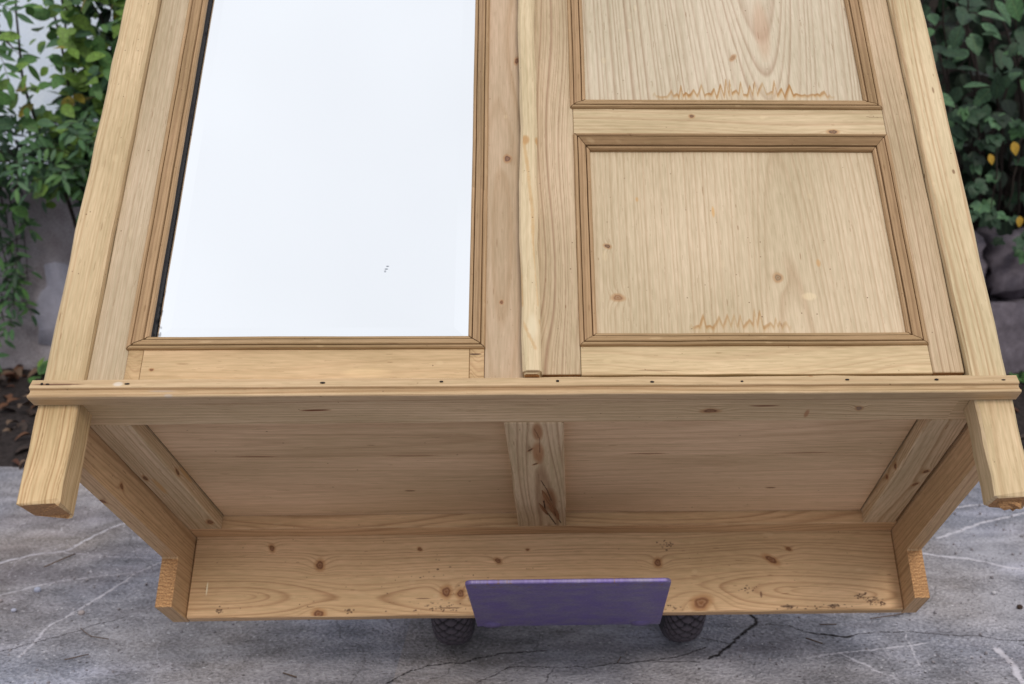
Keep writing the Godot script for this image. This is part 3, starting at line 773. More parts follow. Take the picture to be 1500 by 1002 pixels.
func side_skirt(w: Node3D, s: int) -> void:
	# a board with its grain running front to back, cut away to leave a bracket foot at the rear
	var x_in := 0.5462 if s < 0 else 0.5497
	var x_out := 0.5700 if s < 0 else 0.5725
	var poly := PackedVector2Array([Vector2(-0.0445, 0.0285), Vector2(-0.0445, -0.0505), Vector2(-0.4370, -0.0509), Vector2(-0.4397, -0.0530), Vector2(-0.4397, -0.1255), Vector2(-0.5026 - 0.0205, -0.1262), Vector2(-0.5026 - 0.0205, 0.0285)])
	var mat := wood({"L": 0.48, "W": 0.155, "a0": -0.523, "b0": -0.1262, "seed": 55 + s, "sp": 0.0062, "v0": 0.02, "d0": 0.02, "contrast": 0.5, "early": Color(0.87, 0.69, 0.485), "late": Color(0.64, 0.45, 0.28), "warp": 0.008, "knots": [[-0.20, -0.03, 0.006, 0.004, 0.2]] if s < 0 else [], "specks": 2.0})
	var st := begin()
	var ends := begin()
	var idx := Geometry2D.triangulate_polygon(poly)
	var at = func(q: Vector2, x: float) -> Vector3: return racked(Vector3(s * x, q.y, q.x))
	var uv := func(q: Vector2) -> Vector2: return Vector2((q.x + 0.523) / 0.48, (q.y + 0.1262) / 0.155)
	var bevel := 0.0012
	var small := PackedVector2Array()
	var centre := Vector2(-0.27, -0.01)
	for q in poly:
		small.append(q)
	for face in 2:
		var x: float = x_in if face == 0 else x_out
		for t in range(0, idx.size(), 3):
			var a := poly[idx[t]]; var b := poly[idx[t + 1]]; var c = poly[idx[t + 2]]
			var pa: Vector3 = at.call(a, x); var pb: Vector3 = at.call(b, x); var pc: Vector3 = at.call(c, x)
			var want := Vector3(-s if face == 0 else s, 0, 0)
			if (pb - pa).cross(pc - pa).dot(want) > 0.0:
				tri(st, pa, pb, pc, uv.call(a), uv.call(b), uv.call(c))
			else:
				tri(st, pa, pc, pb, uv.call(a), uv.call(c), uv.call(b))
	for i in poly.size():
		var a := poly[i]
		var b := poly[(i + 1) % poly.size()]
		var upright := absf(a.x - b.x) < 0.002
		var target := ends if upright else st
		var m := maxi(1, int(a.distance_to(b) / 0.012))
		for j in m:
			var q0 := a.lerp(b, float(j) / m)
			var q1 := a.lerp(b, float(j + 1) / m)
			var p0: Vector3 = at.call(q0, x_in); var p1: Vector3 = at.call(q1, x_in); var p2: Vector3 = at.call(q1, x_out); var p3: Vector3 = at.call(q0, x_out)
			var u0: Vector2 = uv.call(q0); var u1: Vector2 = uv.call(q1)
			var off := Vector2(0, 0.15)
			if upright:
				u0 = Vector2(0, q0.y) * 9.0; u1 = Vector2(0, q1.y) * 9.0; off = Vector2(0.2, 0)
			var mid := (a + b) * 0.5
			var nrm := Vector2(b.y - a.y, a.x - b.x)
			if nrm.dot(mid - Vector2(-0.35, -0.005)) < 0.0 and not upright:
				nrm = -nrm
			var out := Vector3(0, nrm.y, nrm.x)
			if upright:
				out = Vector3(0, 0, 1.0 if a.x > -0.5 else -1.0)
			if (p1 - p0).cross(p2 - p0).dot(out) > 0.0:
				quad(target, p0, p1, p2, p3, u0, u1, u1 + off, u0 + off)
			else:
				quad(target, p3, p2, p1, p0, u0 + off, u1 + off, u1, u0)
	part(w, "side_skirt", finish([st, ends]), [mat, end_grain])


# ==================================================================== the hand truck
func build_hand_truck() -> void:
	var t := thing("hand_truck", "purple steel hand truck with black rubber wheels carrying the wardrobe", "hand truck")
	t.transform = wardrobe_place
	var paint := scratched_paint()
	var dark := plain(Color(0.05, 0.05, 0.055), 0.5, 0.7)
	# toe plate with rounded front corners
	var cx := 0.0555
	var hw := 0.1415
	var zf := -0.316; var zb := -0.548
	var pts := PackedVector2Array()
	pts.append(Vector2(cx - hw, zb)); 
	for j in 6:
		var a := PI - j / 5.0 * PI / 2
		pts.append(Vector2(cx - hw + 0.008 + 0.008 * cos(a) , zf - 0.008 + 0.008 * sin(a)))
	for j in 6:
		var a := PI / 2 - j / 5.0 * PI / 2
		pts.append(Vector2(cx + hw - 0.008 + 0.008 * cos(a), zf - 0.008 + 0.008 * sin(a)))
	pts.append(Vector2(cx + hw, zb))
	for i in pts.size():
		pts[i].x += lerpf(0.004, -0.005, (pts[i].y - zb) / (zf - zb))
	var st := begin()
	var y1 := -0.1266; var y0 := -0.1325; var ch := 0.0012
	var uv := func(q: Vector2) -> Vector2: return Vector2((q.x - cx + hw) / 0.3, (q.y - zb) / 0.3)
	var n := pts.size()
	for i in range(1, n - 1):
		var p := [pts[0], pts[i], pts[i + 1]]
		tri(st, Vector3(p[0].x, y1, p[0].y), Vector3(p[1].x, y1, p[1].y), Vector3(p[2].x, y1, p[2].y), uv.call(p[0]), uv.call(p[1]), uv.call(p[2]))
		tri(st, Vector3(p[0].x, y0, p[0].y), Vector3(p[2].x, y0, p[2].y), Vector3(p[1].x, y0, p[1].y), uv.call(p[0]), uv.call(p[2]), uv.call(p[1]))
	for i in n:
		var a := pts[i]; var b := pts[(i + 1) % n]
		var ca := a + (a - Vector2(cx, -0.43)).normalized() * ch
		var cb := b + (b - Vector2(cx, -0.43)).normalized() * ch
		var ym := (y0 + y1) * 0.5
		quad(st, Vector3(a.x, y1, a.y), Vector3(ca.x, ym + 0.0016, ca.y), Vector3(cb.x, ym + 0.0016, cb.y), Vector3(b.x, y1, b.y), uv.call(a), uv.call(ca), uv.call(cb), uv.call(b))
		quad(st, Vector3(ca.x, ym + 0.0016, ca.y), Vector3(ca.x, ym - 0.0016, ca.y), Vector3(cb.x, ym - 0.0016, cb.y), Vector3(cb.x, ym + 0.0016, cb.y), uv.call(ca), uv.call(ca), uv.call(cb), uv.call(cb))
		quad(st, Vector3(ca.x, ym - 0.0016, ca.y), Vector3(a.x, y0, a.y), Vector3(b.x, y0, b.y), Vector3(cb.x, ym - 0.0016, cb.y), uv.call(ca), uv.call(a), uv.call(b), uv.call(cb))
	part(t, "toe_plate", finish([st]), [paint])
	# frame
	for s in [-1, 1]:
		st = begin()
		st.set_smooth_group(0)
		tube(st, PackedVector3Array([Vector3(cx + s * 0.115, -0.133, -0.5415), Vector3(cx + s * 0.115, 0.9, -0.5415), Vector3(cx + s * 0.115, 1.02, -0.555), Vector3(cx + s * 0.115, 1.12, -0.60), Vector3(cx + s * 0.115, 1.18, -0.68)]), PackedFloat32Array([0.0155, 0.0155, 0.0155, 0.0155, 0.0155]), 14)
		part(t, "frame_tube", finish([st]), [paint])
		st = begin()
		st.set_smooth_group(0)
		tube(st, PackedVector3Array([Vector3(cx + s * 0.115, 1.12, -0.602), Vector3(cx + s * 0.115, 1.18, -0.68), Vector3(cx + s * 0.115, 1.20, -0.715)]), PackedFloat32Array([0.019, 0.019, 0.019]), 14)
		part(t, "handle_grip", finish([st]), [dark])
		st = begin()
		st.set_smooth_group(0)
		tube(st, PackedVector3Array([Vector3(cx + s * 0.115, 0.20, -0.548), Vector3(cx + s * 0.100, 0.01, -0.660)]), PackedFloat32Array([0.009, 0.009]), 10)
		tube(st, PackedVector3Array([Vector3(cx + s * 0.115, -0.10, -0.548), Vector3(cx + s * 0.100, 0.0, -0.660)]), PackedFloat32Array([0.009, 0.009]), 10)
		part(t, "axle_bracket", finish([st]), [paint])
	for y in [-0.09, 0.25, 0.6, 0.95]:
		st = begin()
		st.set_smooth_group(0)
		tube(st, PackedVector3Array([Vector3(cx - 0.101, y, -0.5415), Vector3(cx + 0.101, y, -0.5415)]), PackedFloat32Array([0.010, 0.010]), 10)
		part(t, "crossbar", finish([st]), [paint])
	st = begin()
	st.set_smooth_group(0)
	tube(st, PackedVector3Array([Vector3(-0.185, 0, -0.667), Vector3(0.305, 0, -0.667)]), PackedFloat32Array([0.010, 0.010]), 12)
	part(t, "axle", finish([st]), [dark])
	var tyre := tyre_mesh()
	var rubber := plain(Color.WHITE, 0.8)   # black rubber with grey dust on its lugs
	rubber.vertex_color_use_as_albedo = true
	var hub := begin()
	hub.set_smooth_group(0)
	tube(hub, PackedVector3Array([Vector3(-0.030, 0, 0), Vector3(-0.028, 0, 0), Vector3(0.028, 0, 0), Vector3(0.030, 0, 0)]), PackedFloat32Array([0.060, 0.066, 0.066, 0.060]), 28)
	tube(hub, PackedVector3Array([Vector3(-0.045, 0, 0), Vector3(0.045, 0, 0)]), PackedFloat32Array([0.022, 0.022]), 16)
	var hub_mesh := finish([hub])
	for x in [-0.1278, 0.2545]:
		var wheel := Node3D.new()
		wheel.name = "wheel"
		t.add_child(wheel, true)
		wheel.position = Vector3(x, 0, -0.667)
		part(wheel, "tyre", tyre, [rubber])
		part(wheel, "rim", hub_mesh, [paint])


func tyre_mesh() -> ArrayMesh:
	var st := begin()
	st.set_smooth_group(0)
	var na := 480
	var nb := 56
	var grid: Array = []
	var dust := PackedFloat32Array()
	for i in na:
		var th := TAU * i / na
		var row := PackedVector3Array()
		for j in nb + 1:
			var f := lerpf(-2.25, 2.25, float(j) / nb)
			var sx := signf(sin(f)) * pow(absf(sin(f)), 0.8)
			var rr := 0.092 + 0.038 * (pow(absf(cos(f)), 0.75) * signf(cos(f)))
			var x := 0.0345 * sx
			var worn := 0.3
			if absf(f) < 1.25:
				var u := th * 38.0
				var v := f * 10.5
				var g := minf(absf(sin((u + v) * 0.5)), absf(sin((u - v) * 0.5)))
				worn = smoothstep(0.20, 0.46, g)
				rr -= 0.0058 * (1.0 - worn)
			row.append(Vector3(x, rr * sin(th), rr * cos(th)))
			dust.append(worn)
		grid.append(row)
	for i in na:
		var k := (i + 1) % na
		for j in nb:
			for q in [[i, j], [k, j + 1], [k, j], [i, j], [i, j + 1], [k, j + 1]]:
				var t := dust[q[0] * (nb + 1) + q[1]]
				st.set_color(Color(lerpf(0.010, 0.105, t), lerpf(0.009, 0.088, t), lerpf(0.011, 0.108, t)))
				st.add_vertex(grid[q[0]][q[1]])
	var m := finish([st])
	# make sure that it faces outwards
	return m


func scratched_paint() -> StandardMaterial3D:
	var im := Image.create(512, 512, false, Image.FORMAT_RGB8)
	var n := noise(0.012, 301, 4)
	var f := noise(0.09, 302, 3)
	for y in 512:
		for x in 512:
			var c = Color(0.41, 0.345, 0.60).lerp(Color(0.48, 0.45, 0.57), clampf(0.45 + 0.9 * n.get_noise_2d(x, y * 1.7), 0, 1))
			im.set_pixel(x, y, c * (1.0 + 0.12 * f.get_noise_2d(x, y)))
	var r := RandomNumberGenerator.new()
	r.seed = 303
	for i in 130:
		var p := Vector2(r.randf() * 512, r.randf() * 512)
		stroke(im, p, p + Vector2(r.randf_range(-50, 50), r.randf_range(-24, 24)), 1.5, Color(0.70, 0.67, 0.78, 0.42), r)
	for i in 50:
		stain(im, Vector2(r.randf() * 512, r.randf() * 512), r.randf_range(1, 4), r.randf_range(1, 3), Color(0.60, 0.58, 0.66, 0.6))
	for i in 70:
		stain(im, Vector2(r.randf() * 512, 380 + r.randf_range(-14, 18)), r.randf_range(1, 6), r.randf_range(1, 3), Color(0.50, 0.38, 0.30, 0.8))
	var m := StandardMaterial3D.new()
	m.albedo_texture = ImageTexture.create_from_image(im)
	m.roughness = 0.42
	m.metallic = 0.15
	return m


# ==================================================================== ground
func build_ground() -> void:
	# one sheet; its texture covers 2.6 m by 1.3 m and repeats outside the picture
	var X0 := -1.45; var Z0 := -2.75; var W := 2.6; var D := 1.3
	var w := 2048; var h := 1024
	var big := stretched(w, h, 20.0, 20.0, 401, 4, 0.035)
	var mid := stretched(w, h, 5.0, 3.2, 402, 4, 0.06)
	var fine := stretched(w, h, 1.6, 1.4, 403, 3, 0.20)
	var grit := stretched(w, h, 1.0, 1.0, 404, 2, 0.33)
	var pale := stretched(w, h, 9.0, 4.0, 405, 5, 0.03)
	var out := PackedByteArray()
	out.resize(w * h * 3)
	var hg := PackedByteArray()
	hg.resize(w * h)
	var i := 0
	for y in h:
		var zz := float(y) / h
		for x in w:
			var xx := float(x) / w
			var t := 0.595 + (big[i] - 127.5) * 0.0006 + (mid[i] - 127.5) * 0.0007 + (fine[i] - 127.5) * 0.0010
			var worn := clampf((pale[i] - 150.0) * 0.014, 0.0, 1.0)
			t += 0.13 * worn
			var g := grit[i]
			if g > 200: t += 0.0022 * (g - 170)
			elif g < 56: t -= 0.0022 * (86 - g)
			var warm := (big[(i + 5211) % (w * h)] - 127.5) * 0.0003
			out[i * 3] = clampi(int((t * 0.97 + warm) * 255), 0, 255)
			out[i * 3 + 1] = clampi(int((t * 0.952 + warm * 0.4) * 255), 0, 255)
			out[i * 3 + 2] = clampi(int((t * 0.99 - warm * 0.5 + 0.012 * worn) * 255), 0, 255)
			hg[i] = clampi(int(128 + (fine[i] - 127.5) * 0.35 + (g - 127.5) * 0.25 + (mid[i] - 127.5) * 0.3), 0, 255)
			i += 1
	var im := Image.create_from_data(w, h, false, Image.FORMAT_RGB8, out)
	var hm := Image.create_from_data(w, h, false, Image.FORMAT_L8, hg)
	var r := RandomNumberGenerator.new()
	r.seed = 406
	var P := func(q: Array) -> Vector2: return Vector2((q[0] - X0) / W * w, (q[1] - Z0) / D * h)
	# pale mineral veins where old cracks were filled
	for v in [[8.0, [[-1.116, -2.106], [-1.069, -2.152], [-1.015, -2.17], [-0.993, -2.237], [-0.973, -2.296], [-0.93, -2.37]]], [4.0, [[-1.011, -2.163], [-0.914, -2.146], [-0.81, -2.143], [-0.6, -2.13]]], [5.0, [[-1.2, -1.9], [-1.044, -1.959], [-0.989, -2.006], [-0.914, -2.044], [-0.837, -2.068]]], [6.0, [[-0.896, -1.72], [-0.896, -1.839], [-0.87, -1.908], [-0.847, -1.991], [-0.834, -2.061], [-0.796, -2.123]]],
			[5.0, [[0.409, -1.723], [0.467, -1.742], [0.553, -1.76], [0.625, -1.78]]], [6.0, [[0.467, -1.742], [0.503, -1.7], [0.539, -1.659]]], [4.0, [[0.599, -1.81], [0.594, -1.76], [0.589, -1.703]]], [3.0, [[-0.482, -1.688], [-0.438, -1.705], [-0.392, -1.734], [-0.244, -1.739]]], [9.0, [[0.741, -2.178], [0.83, -2.15], [0.917, -2.093]]], [12.0, [[0.738, -1.761], [0.743, -1.713], [0.738, -1.645]]], [9.0, [[0.80, -2.26], [0.851, -2.293], [0.932, -2.355], [1.048, -2.42]]], [7.0, [[0.78, -2.4], [0.9, -2.45], [1.05, -2.5]]]]:
		var pts: Array = v[1]
		for j in pts.size() - 1:
			wander(im, hm, P.call(pts[j]), P.call(pts[j + 1]), v[0], Color(0.82, 0.805, 0.84, 0.62), 168, r)
	# broad darker ground at the left, part stain and part surrounding shade painted in, and paler scraped ground in front and at the right
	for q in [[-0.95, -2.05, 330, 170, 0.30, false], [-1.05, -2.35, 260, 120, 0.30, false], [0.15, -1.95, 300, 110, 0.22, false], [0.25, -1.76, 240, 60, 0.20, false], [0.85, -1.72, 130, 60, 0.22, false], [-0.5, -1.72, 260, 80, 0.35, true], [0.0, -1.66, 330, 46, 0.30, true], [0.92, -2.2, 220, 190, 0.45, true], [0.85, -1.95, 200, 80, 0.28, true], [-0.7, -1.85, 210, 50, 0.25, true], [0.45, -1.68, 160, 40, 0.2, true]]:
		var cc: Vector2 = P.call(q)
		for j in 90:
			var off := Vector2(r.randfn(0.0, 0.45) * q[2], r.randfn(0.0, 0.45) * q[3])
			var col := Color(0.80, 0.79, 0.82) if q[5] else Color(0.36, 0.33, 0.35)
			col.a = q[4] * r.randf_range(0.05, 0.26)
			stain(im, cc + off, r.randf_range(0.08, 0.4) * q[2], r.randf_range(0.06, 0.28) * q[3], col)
	# loose pale dust round them
	for j in 420:
		var c = Vector2(r.randf_range(0.05, 0.95) * w, r.randf_range(0.45, 1.0) * h)
		stain(im, c, r.randf_range(5, 30), r.randf_range(2, 8), Color(0.78, 0.77, 0.80, r.randf_range(0.04, 0.20)))
	# open cracks
	for v in [[3.0, [[-0.99, -1.71], [-0.937, -1.739], [-0.911, -1.757], [-0.863, -1.792], [-0.827, -1.831], [-0.78, -1.867]]], [7.0, [[0.335, -1.93], [0.341, -1.889], [0.347, -1.851], [0.315, -1.808], [0.283, -1.76], [0.246, -1.721]]], [3.0, [[0.243, -1.795], [0.287, -1.773]]], [3.0, [[-0.023, -1.687], [0.055, -1.692], [0.145, -1.714], [0.204, -1.733], [0.245, -1.76]]], [2.5, [[0.15, -1.716], [0.229, -1.71]]],
			[3.0, [[0.363, -1.845], [0.402, -1.84], [0.434, -1.814]]], [7.0, [[0.434, -1.814], [0.471, -1.804], [0.504, -1.804]]], [3.0, [[0.504, -1.804], [0.558, -1.82], [0.603, -1.823], [0.666, -1.811], [0.73, -1.806], [0.754, -1.794], [0.82, -1.794], [0.95, -1.78]]], [4.0, [[-0.30, -1.60], [-0.273, -1.634], [-0.246, -1.67], [-0.216, -1.693], [-0.158, -1.702], [-0.144, -1.716], [-0.1, -1.736], [-0.024, -1.746]]], [3.0, [[-0.131, -1.635], [-0.11, -1.657], [-0.082, -1.689], [-0.023, -1.689]]], [2.0, [[-0.022, -1.64], [-0.01, -1.685]]]]:
		var pts: Array = v[1]
		for j in pts.size() - 1:
			wander(im, hm, P.call(pts[j]), P.call(pts[j + 1]), v[0] * 0.8, Color(0.13, 0.11, 0.11, 0.9), 20, r)
	# a web of hairline cracks, some filled pale, some open
	for j in 46:
		var p := Vector2(r.randf() * w, r.randf_range(0.08, 1.0) * h)
		var dir := Vector2(r.randf_range(-1, 1), r.randf_range(-0.5, 0.5)).normalized()
		var open := r.randf() < 0.5
		for q in r.randi_range(3, 9):
			var p2 := p + dir * r.randf_range(25, 70)
			wander(im, hm, p, p2, 1.6 if open else 2.6, Color(0.20, 0.18, 0.18, 0.55) if open else Color(0.80, 0.78, 0.82, 0.5), 70 if open else 150, r)
			p = p2
			dir = dir.rotated(r.randf_range(-0.7, 0.7))
	for j in 260:
		var p := Vector2(r.randf() * w, r.randf() * h)
		var d := Vector2(r.randf_range(-1, 1), r.randf_range(-0.35, 0.35)) * r.randf_range(10, 70)
		stroke(im, p, p + d, r.randf_range(0.8, 1.8), Color(0.86, 0.85, 0.87, 0.22) if r.randf() < 0.6 else Color(0.22, 0.20, 0.20, 0.20), r)
	# dark damp stains, and grains in the surface
	for j in 60:
		stain(im, Vector2(r.randf() * w, r.randf() * h), r.randf_range(14, 60), r.randf_range(4, 18), Color(0.27, 0.25, 0.27, r.randf_range(0.05, 0.18)))
	for j in 15000:
		var c := Vector2(r.randf() * w, r.randf() * h)
		var s := r.randf()
		stain(im, c, 0.7 + 1.8 * pow(r.randf(), 2.0), 0.7 + 1.3 * pow(r.randf(), 2.0), Color(0.86, 0.85, 0.87, r.randf_range(0.3, 0.9)) if s < 0.45 else Color(0.18, 0.16, 0.16, r.randf_range(0.25, 0.75)))
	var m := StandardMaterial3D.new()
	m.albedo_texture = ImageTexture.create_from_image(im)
	m.roughness = 0.88
	m.metallic_specular = 0.3
	m.heightmap_enabled = true
	m.heightmap_texture = ImageTexture.create_from_image(hm)
	m.heightmap_scale = 0.8
	var st := begin()
	st.set_smooth_group(0)
	var xs := [-80.0, -12.0, -4.0, -2.0]
	var bumps := noise(0.8, 407, 3)
	for j in 41: xs.append(-1.6 + j * 0.08)
	xs.append_array([2.2, 4.0, 12.0, 80.0])
	var zs := [-80.0, -12.0, -4.0, -3.2]
	for j in 31: zs.append(-2.9 + j * 0.08)
	zs.append_array([0.0, 2.0, 8.0, 80.0])
	var hgt := func(x: float, z: float) -> float:
		return 0.004 * bumps.get_noise_2d(x * 1.5, z * 1.5) if absf(x) < 1.7 and z > -3.0 and z < -0.45 else 0.0
	for a in zs.size() - 1:
		for b in xs.size() - 1:
			var q := [Vector2(xs[b], zs[a + 1]), Vector2(xs[b + 1], zs[a + 1]), Vector2(xs[b + 1], zs[a]), Vector2(xs[b], zs[a])]
			var p: Array = []
			var u: Array = []
			for k in 4:
				p.append(Vector3(q[k].x, hgt.call(q[k].x, q[k].y), q[k].y))
				u.append(Vector2((q[k].x - X0) / W, (q[k].y - Z0) / D))
			quad(st, p[0], p[1], p[2], p[3], u[0], u[1], u[2], u[3])
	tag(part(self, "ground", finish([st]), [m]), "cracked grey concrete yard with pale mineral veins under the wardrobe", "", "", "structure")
	# the bare strip of soil in front of the walls
	var soil := noise_material(Color(0.15, 0.135, 0.13), Color(0.27, 0.24, 0.24), 0.035, 0.02, 411, 2.2)
	st = begin()
	st.set_smooth_group(0)
	var sn := noise(2.4, 412, 4)
	var lift := func(x: float, v: float) -> Vector3:
		var front := -2.62 + 0.05 * sn.get_noise_2d(x * 2.0, 3.0)
		var z := lerpf(front, -3.62, v)
		var y := -0.006 + 0.03 * smoothstep(0.0, 0.25, v) + 0.022 * sn.get_noise_2d(x * 3.0, z * 3.0) * smoothstep(0.0, 0.2, v) + 0.05 * v * v
		return Vector3(x, y, z)
	for a in 130:
		for b in 26:
			var x0 := -5.0 + a * 10.0 / 130; var x1 := -5.0 + (a + 1) * 10.0 / 130
			var v0 := b / 26.0; var v1 := (b + 1) / 26.0
			quad(st, lift.call(x0, v0), lift.call(x1, v0), lift.call(x1, v1), lift.call(x0, v1), Vector2(x0, v0), Vector2(x1, v0), Vector2(x1, v1), Vector2(x0, v1))
	tag(part(self, "soil_strip", finish([st]), [soil]), "dark bare soil along the foot of the garden walls", "", "", "structure")


func wander(im: Image, hm: Image, p0: Vector2, p1: Vector2, wd: float, col: Color, level: int, r: RandomNumberGenerator) -> void:
	var n := maxi(2, int(p0.distance_to(p1) / 2.0))
	var side := (p1 - p0).orthogonal().normalized()
	var off := 0.0
	for j in n + 1:
		var t := float(j) / n
		off = off * 0.86 + r.randf_range(-1.6, 1.6)
		var p := p0.lerp(p1, t) + side * off * sin(t * PI)
		var s := maxf(0.8, wd * 0.5 * r.randf_range(0.45, 1.15))
		stain(im, p, s, s, Color(col.r, col.g, col.b, col.a * r.randf_range(0.5, 1.0)))
		stain(hm, p, s, s, Color8(level, level, level, 200))


func noise_material(a: Color, b: Color, freq: float, fine: float, sd: int, scale: float, rough := 0.95, bump := 0.6, mottle := 0.0014) -> StandardMaterial3D:
	var w := 512
	var big := stretched(w, w, 1.0, 1.0, sd, 5, freq)
	var small := stretched(w, w, 1.0, 1.0, sd + 1, 3, 0.25)
	var out := PackedByteArray()
	out.resize(w * w * 3)
	for i in w * w:
		var t := clampf(big[i] / 255.0 + (small[i] - 127.5) * fine * 0.06, 0.0, 1.0)
		var f := 1.0 + (small[i] - 127.5) * mottle
		out[i * 3] = clampi(int(lerpf(a.r, b.r, t) * f * 255), 0, 255)
		out[i * 3 + 1] = clampi(int(lerpf(a.g, b.g, t) * f * 255), 0, 255)
		out[i * 3 + 2] = clampi(int(lerpf(a.b, b.b, t) * f * 255), 0, 255)
	var tex := ImageTexture.create_from_image(Image.create_from_data(w, w, false, Image.FORMAT_RGB8, out))
	var m := StandardMaterial3D.new()
	m.albedo_texture = tex
	m.roughness = rough
	m.metallic_specular = 0.25
	m.uv1_triplanar = true
	m.uv1_world_triplanar = true
	m.uv1_scale = Vector3.ONE * scale
	m.heightmap_enabled = true
	m.heightmap_texture = tex
	m.heightmap_scale = bump
	return m


# a rough-faced block: a box whose faces are divided, rounded and pushed about
func rough_block(size: Vector3, sd: int, round_off: float, rough: float, div := 6) -> ArrayMesh:
	var st := begin()
	st.set_smooth_group(0)
	var n := noise(5.0, sd, 4)
	var push := func(p: Vector3) -> Vector3:
		var q := p * size * 0.5
		var inner := Vector3(maxf(size.x * 0.5 - round_off, 0), maxf(size.y * 0.5 - round_off, 0), maxf(size.z * 0.5 - round_off, 0))
		var c = q.clamp(-inner, inner)
		var d = q - c
		if d.length() > round_off:
			d = d.normalized() * round_off
		return c + d + (d.normalized() if d.length() > 0.0 else Vector3.ZERO) * rough * n.get_noise_3d(q.x * 3.0 + sd, q.y * 3.0, q.z * 3.0)
	for axis in 3:
		for sgn in [-1.0, 1.0]:
			for i in div:
				for j in div:
					var c: Array = []
					for k in [[i, j], [i + 1, j], [i + 1, j + 1], [i, j + 1]]:
						var p := Vector3.ZERO
						p[axis] = sgn
						p[(axis + 1) % 3] = 2.0 * k[0] / div - 1.0
						p[(axis + 2) % 3] = 2.0 * k[1] / div - 1.0
						c.append(push.call(p))
					if sgn > 0.0:
						quad(st, c[0], c[1], c[2], c[3], Vector2(0, 0), Vector2(1, 0), Vector2(1, 1), Vector2(0, 1))
					else:
						quad(st, c[0], c[3], c[2], c[1], Vector2(0, 0), Vector2(0, 1), Vector2(1, 1), Vector2(1, 0))
	return finish([st])


func build_walls() -> void:
	var white := noise_material(Color(0.87, 0.915, 0.985), Color(0.91, 0.945, 0.995), 0.02, 0.002, 421, 0.9, 0.9, 0.05, 0.0003)
	var grey := noise_material(Color(0.58, 0.55, 0.565), Color(0.72, 0.70, 0.73), 0.016, 0.03, 422, 1.3, 0.95, 1.0)
	var basalt := noise_material(Color(0.38, 0.355, 0.385), Color(0.52, 0.49, 0.53), 0.03, 0.04, 423, 2.0, 0.95, 1.0)
	var w := thing("house_wall", "whitewashed house wall behind the shrubs at upper left", "wall")
	var b := part(w, "plaster", rough_block(Vector3(6.6, 3.2, 0.3), 424, 0.02, 0.01, 24), [white])
	b.position = Vector3(-3.1, 1.6, -3.80)
	w = thing("retaining_wall", "low grey concrete wall with a pale worn patch below the ivy at left", "wall")
	b = part(w, "concrete", rough_block(Vector3(5.7, 0.74, 0.16), 425, 0.02, 0.015, 24), [grey])
	b.position = Vector3(-2.75, 0.29, -3.60)
	var patch := begin()
	patch.set_smooth_group(0)
	var pn := noise(4.0, 426, 3)
	var c = Vector3(-1.545, 0.24, -3.5155)
	var rim: Array = []
	for j in 26:
		var a := TAU * j / 26
		var rr := 1.0 + 0.35 * pn.get_noise_2d(cos(a) * 2.0, sin(a) * 2.0)
		rim.append(c + Vector3(cos(a) * 0.12 * rr, sin(a) * 0.17 * rr, 0))
	for j in 26:
		var k := (j + 1) % 26
		tri(patch, c + Vector3(0, 0, 0.006), rim[j], rim[k], Vector2.ZERO, Vector2.RIGHT, Vector2.ONE)
		quad(patch, rim[j], rim[j] + Vector3(0, 0, -0.02), rim[k] + Vector3(0, 0, -0.02), rim[k], Vector2.ZERO, Vector2.RIGHT, Vector2.ONE, Vector2.DOWN)
	part(w, "render_patch", finish([patch]), [noise_material(Color(0.70, 0.69, 0.74), Color(0.80, 0.79, 0.85), 0.03, 0.03, 427, 3.0)])
	# stone blocks at the right
	w = thing("stone_wall", "low wall of dark rough stone blocks below the shrub at right", "wall")
	var heights := [0.33, 0.20]
	var y := -0.02
	for row in 2:
		var x := 0.35 + 0.17 * row
		while x < 4.2:
			var len := rng.randf_range(0.34, 0.52)
			if row == 1 and x < 1.30 and x + len > 1.2:
				len = 1.337 - x
			if row == 0 and x < 1.30 and x + len > 1.25:
				len = 1.9 - x
			var s := part(w, "stone_block", rough_block(Vector3(len - 0.014, heights[row] - 0.012, 0.30), 430 + int(x * 10) + row, 0.035 if row == 1 else 0.022, 0.05, 8), [basalt])
			s.position = Vector3(x + len * 0.5, y + heights[row] * 0.5, -3.64 + rng.randf_range(-0.015, 0.015))
			x += len
		y += heights[row]
	# dark earth bank added behind the stones to keep gaps between leaves dark
	var st := begin()
	st.set_smooth_group(0)
	var bn := noise(1.6, 431, 4)
	var at = func(i: int, j: int) -> Vector3:
		var x := 0.15 + i * 0.14
		var z := -3.62 - j * 0.12
		return Vector3(x, 0.40 + j * 0.085 + 0.06 * bn.get_noise_2d(x, z) * minf(1.0, j), z)
	for i in 30:
		for j in 16:
			quad(st, at.call(i, j), at.call(i + 1, j), at.call(i + 1, j + 1), at.call(i, j + 1), Vector2(0, 0), Vector2(1, 0), Vector2(1, 1), Vector2(0, 1))
	tag(part(self, "added_earth_bank", finish([st]), [noise_material(Color(0.10, 0.085, 0.075), Color(0.20, 0.17, 0.15), 0.04, 0.04, 432, 2.0)]), "dark earth bank added behind the stone wall to darken the gaps between leaves", "", "", "structure")


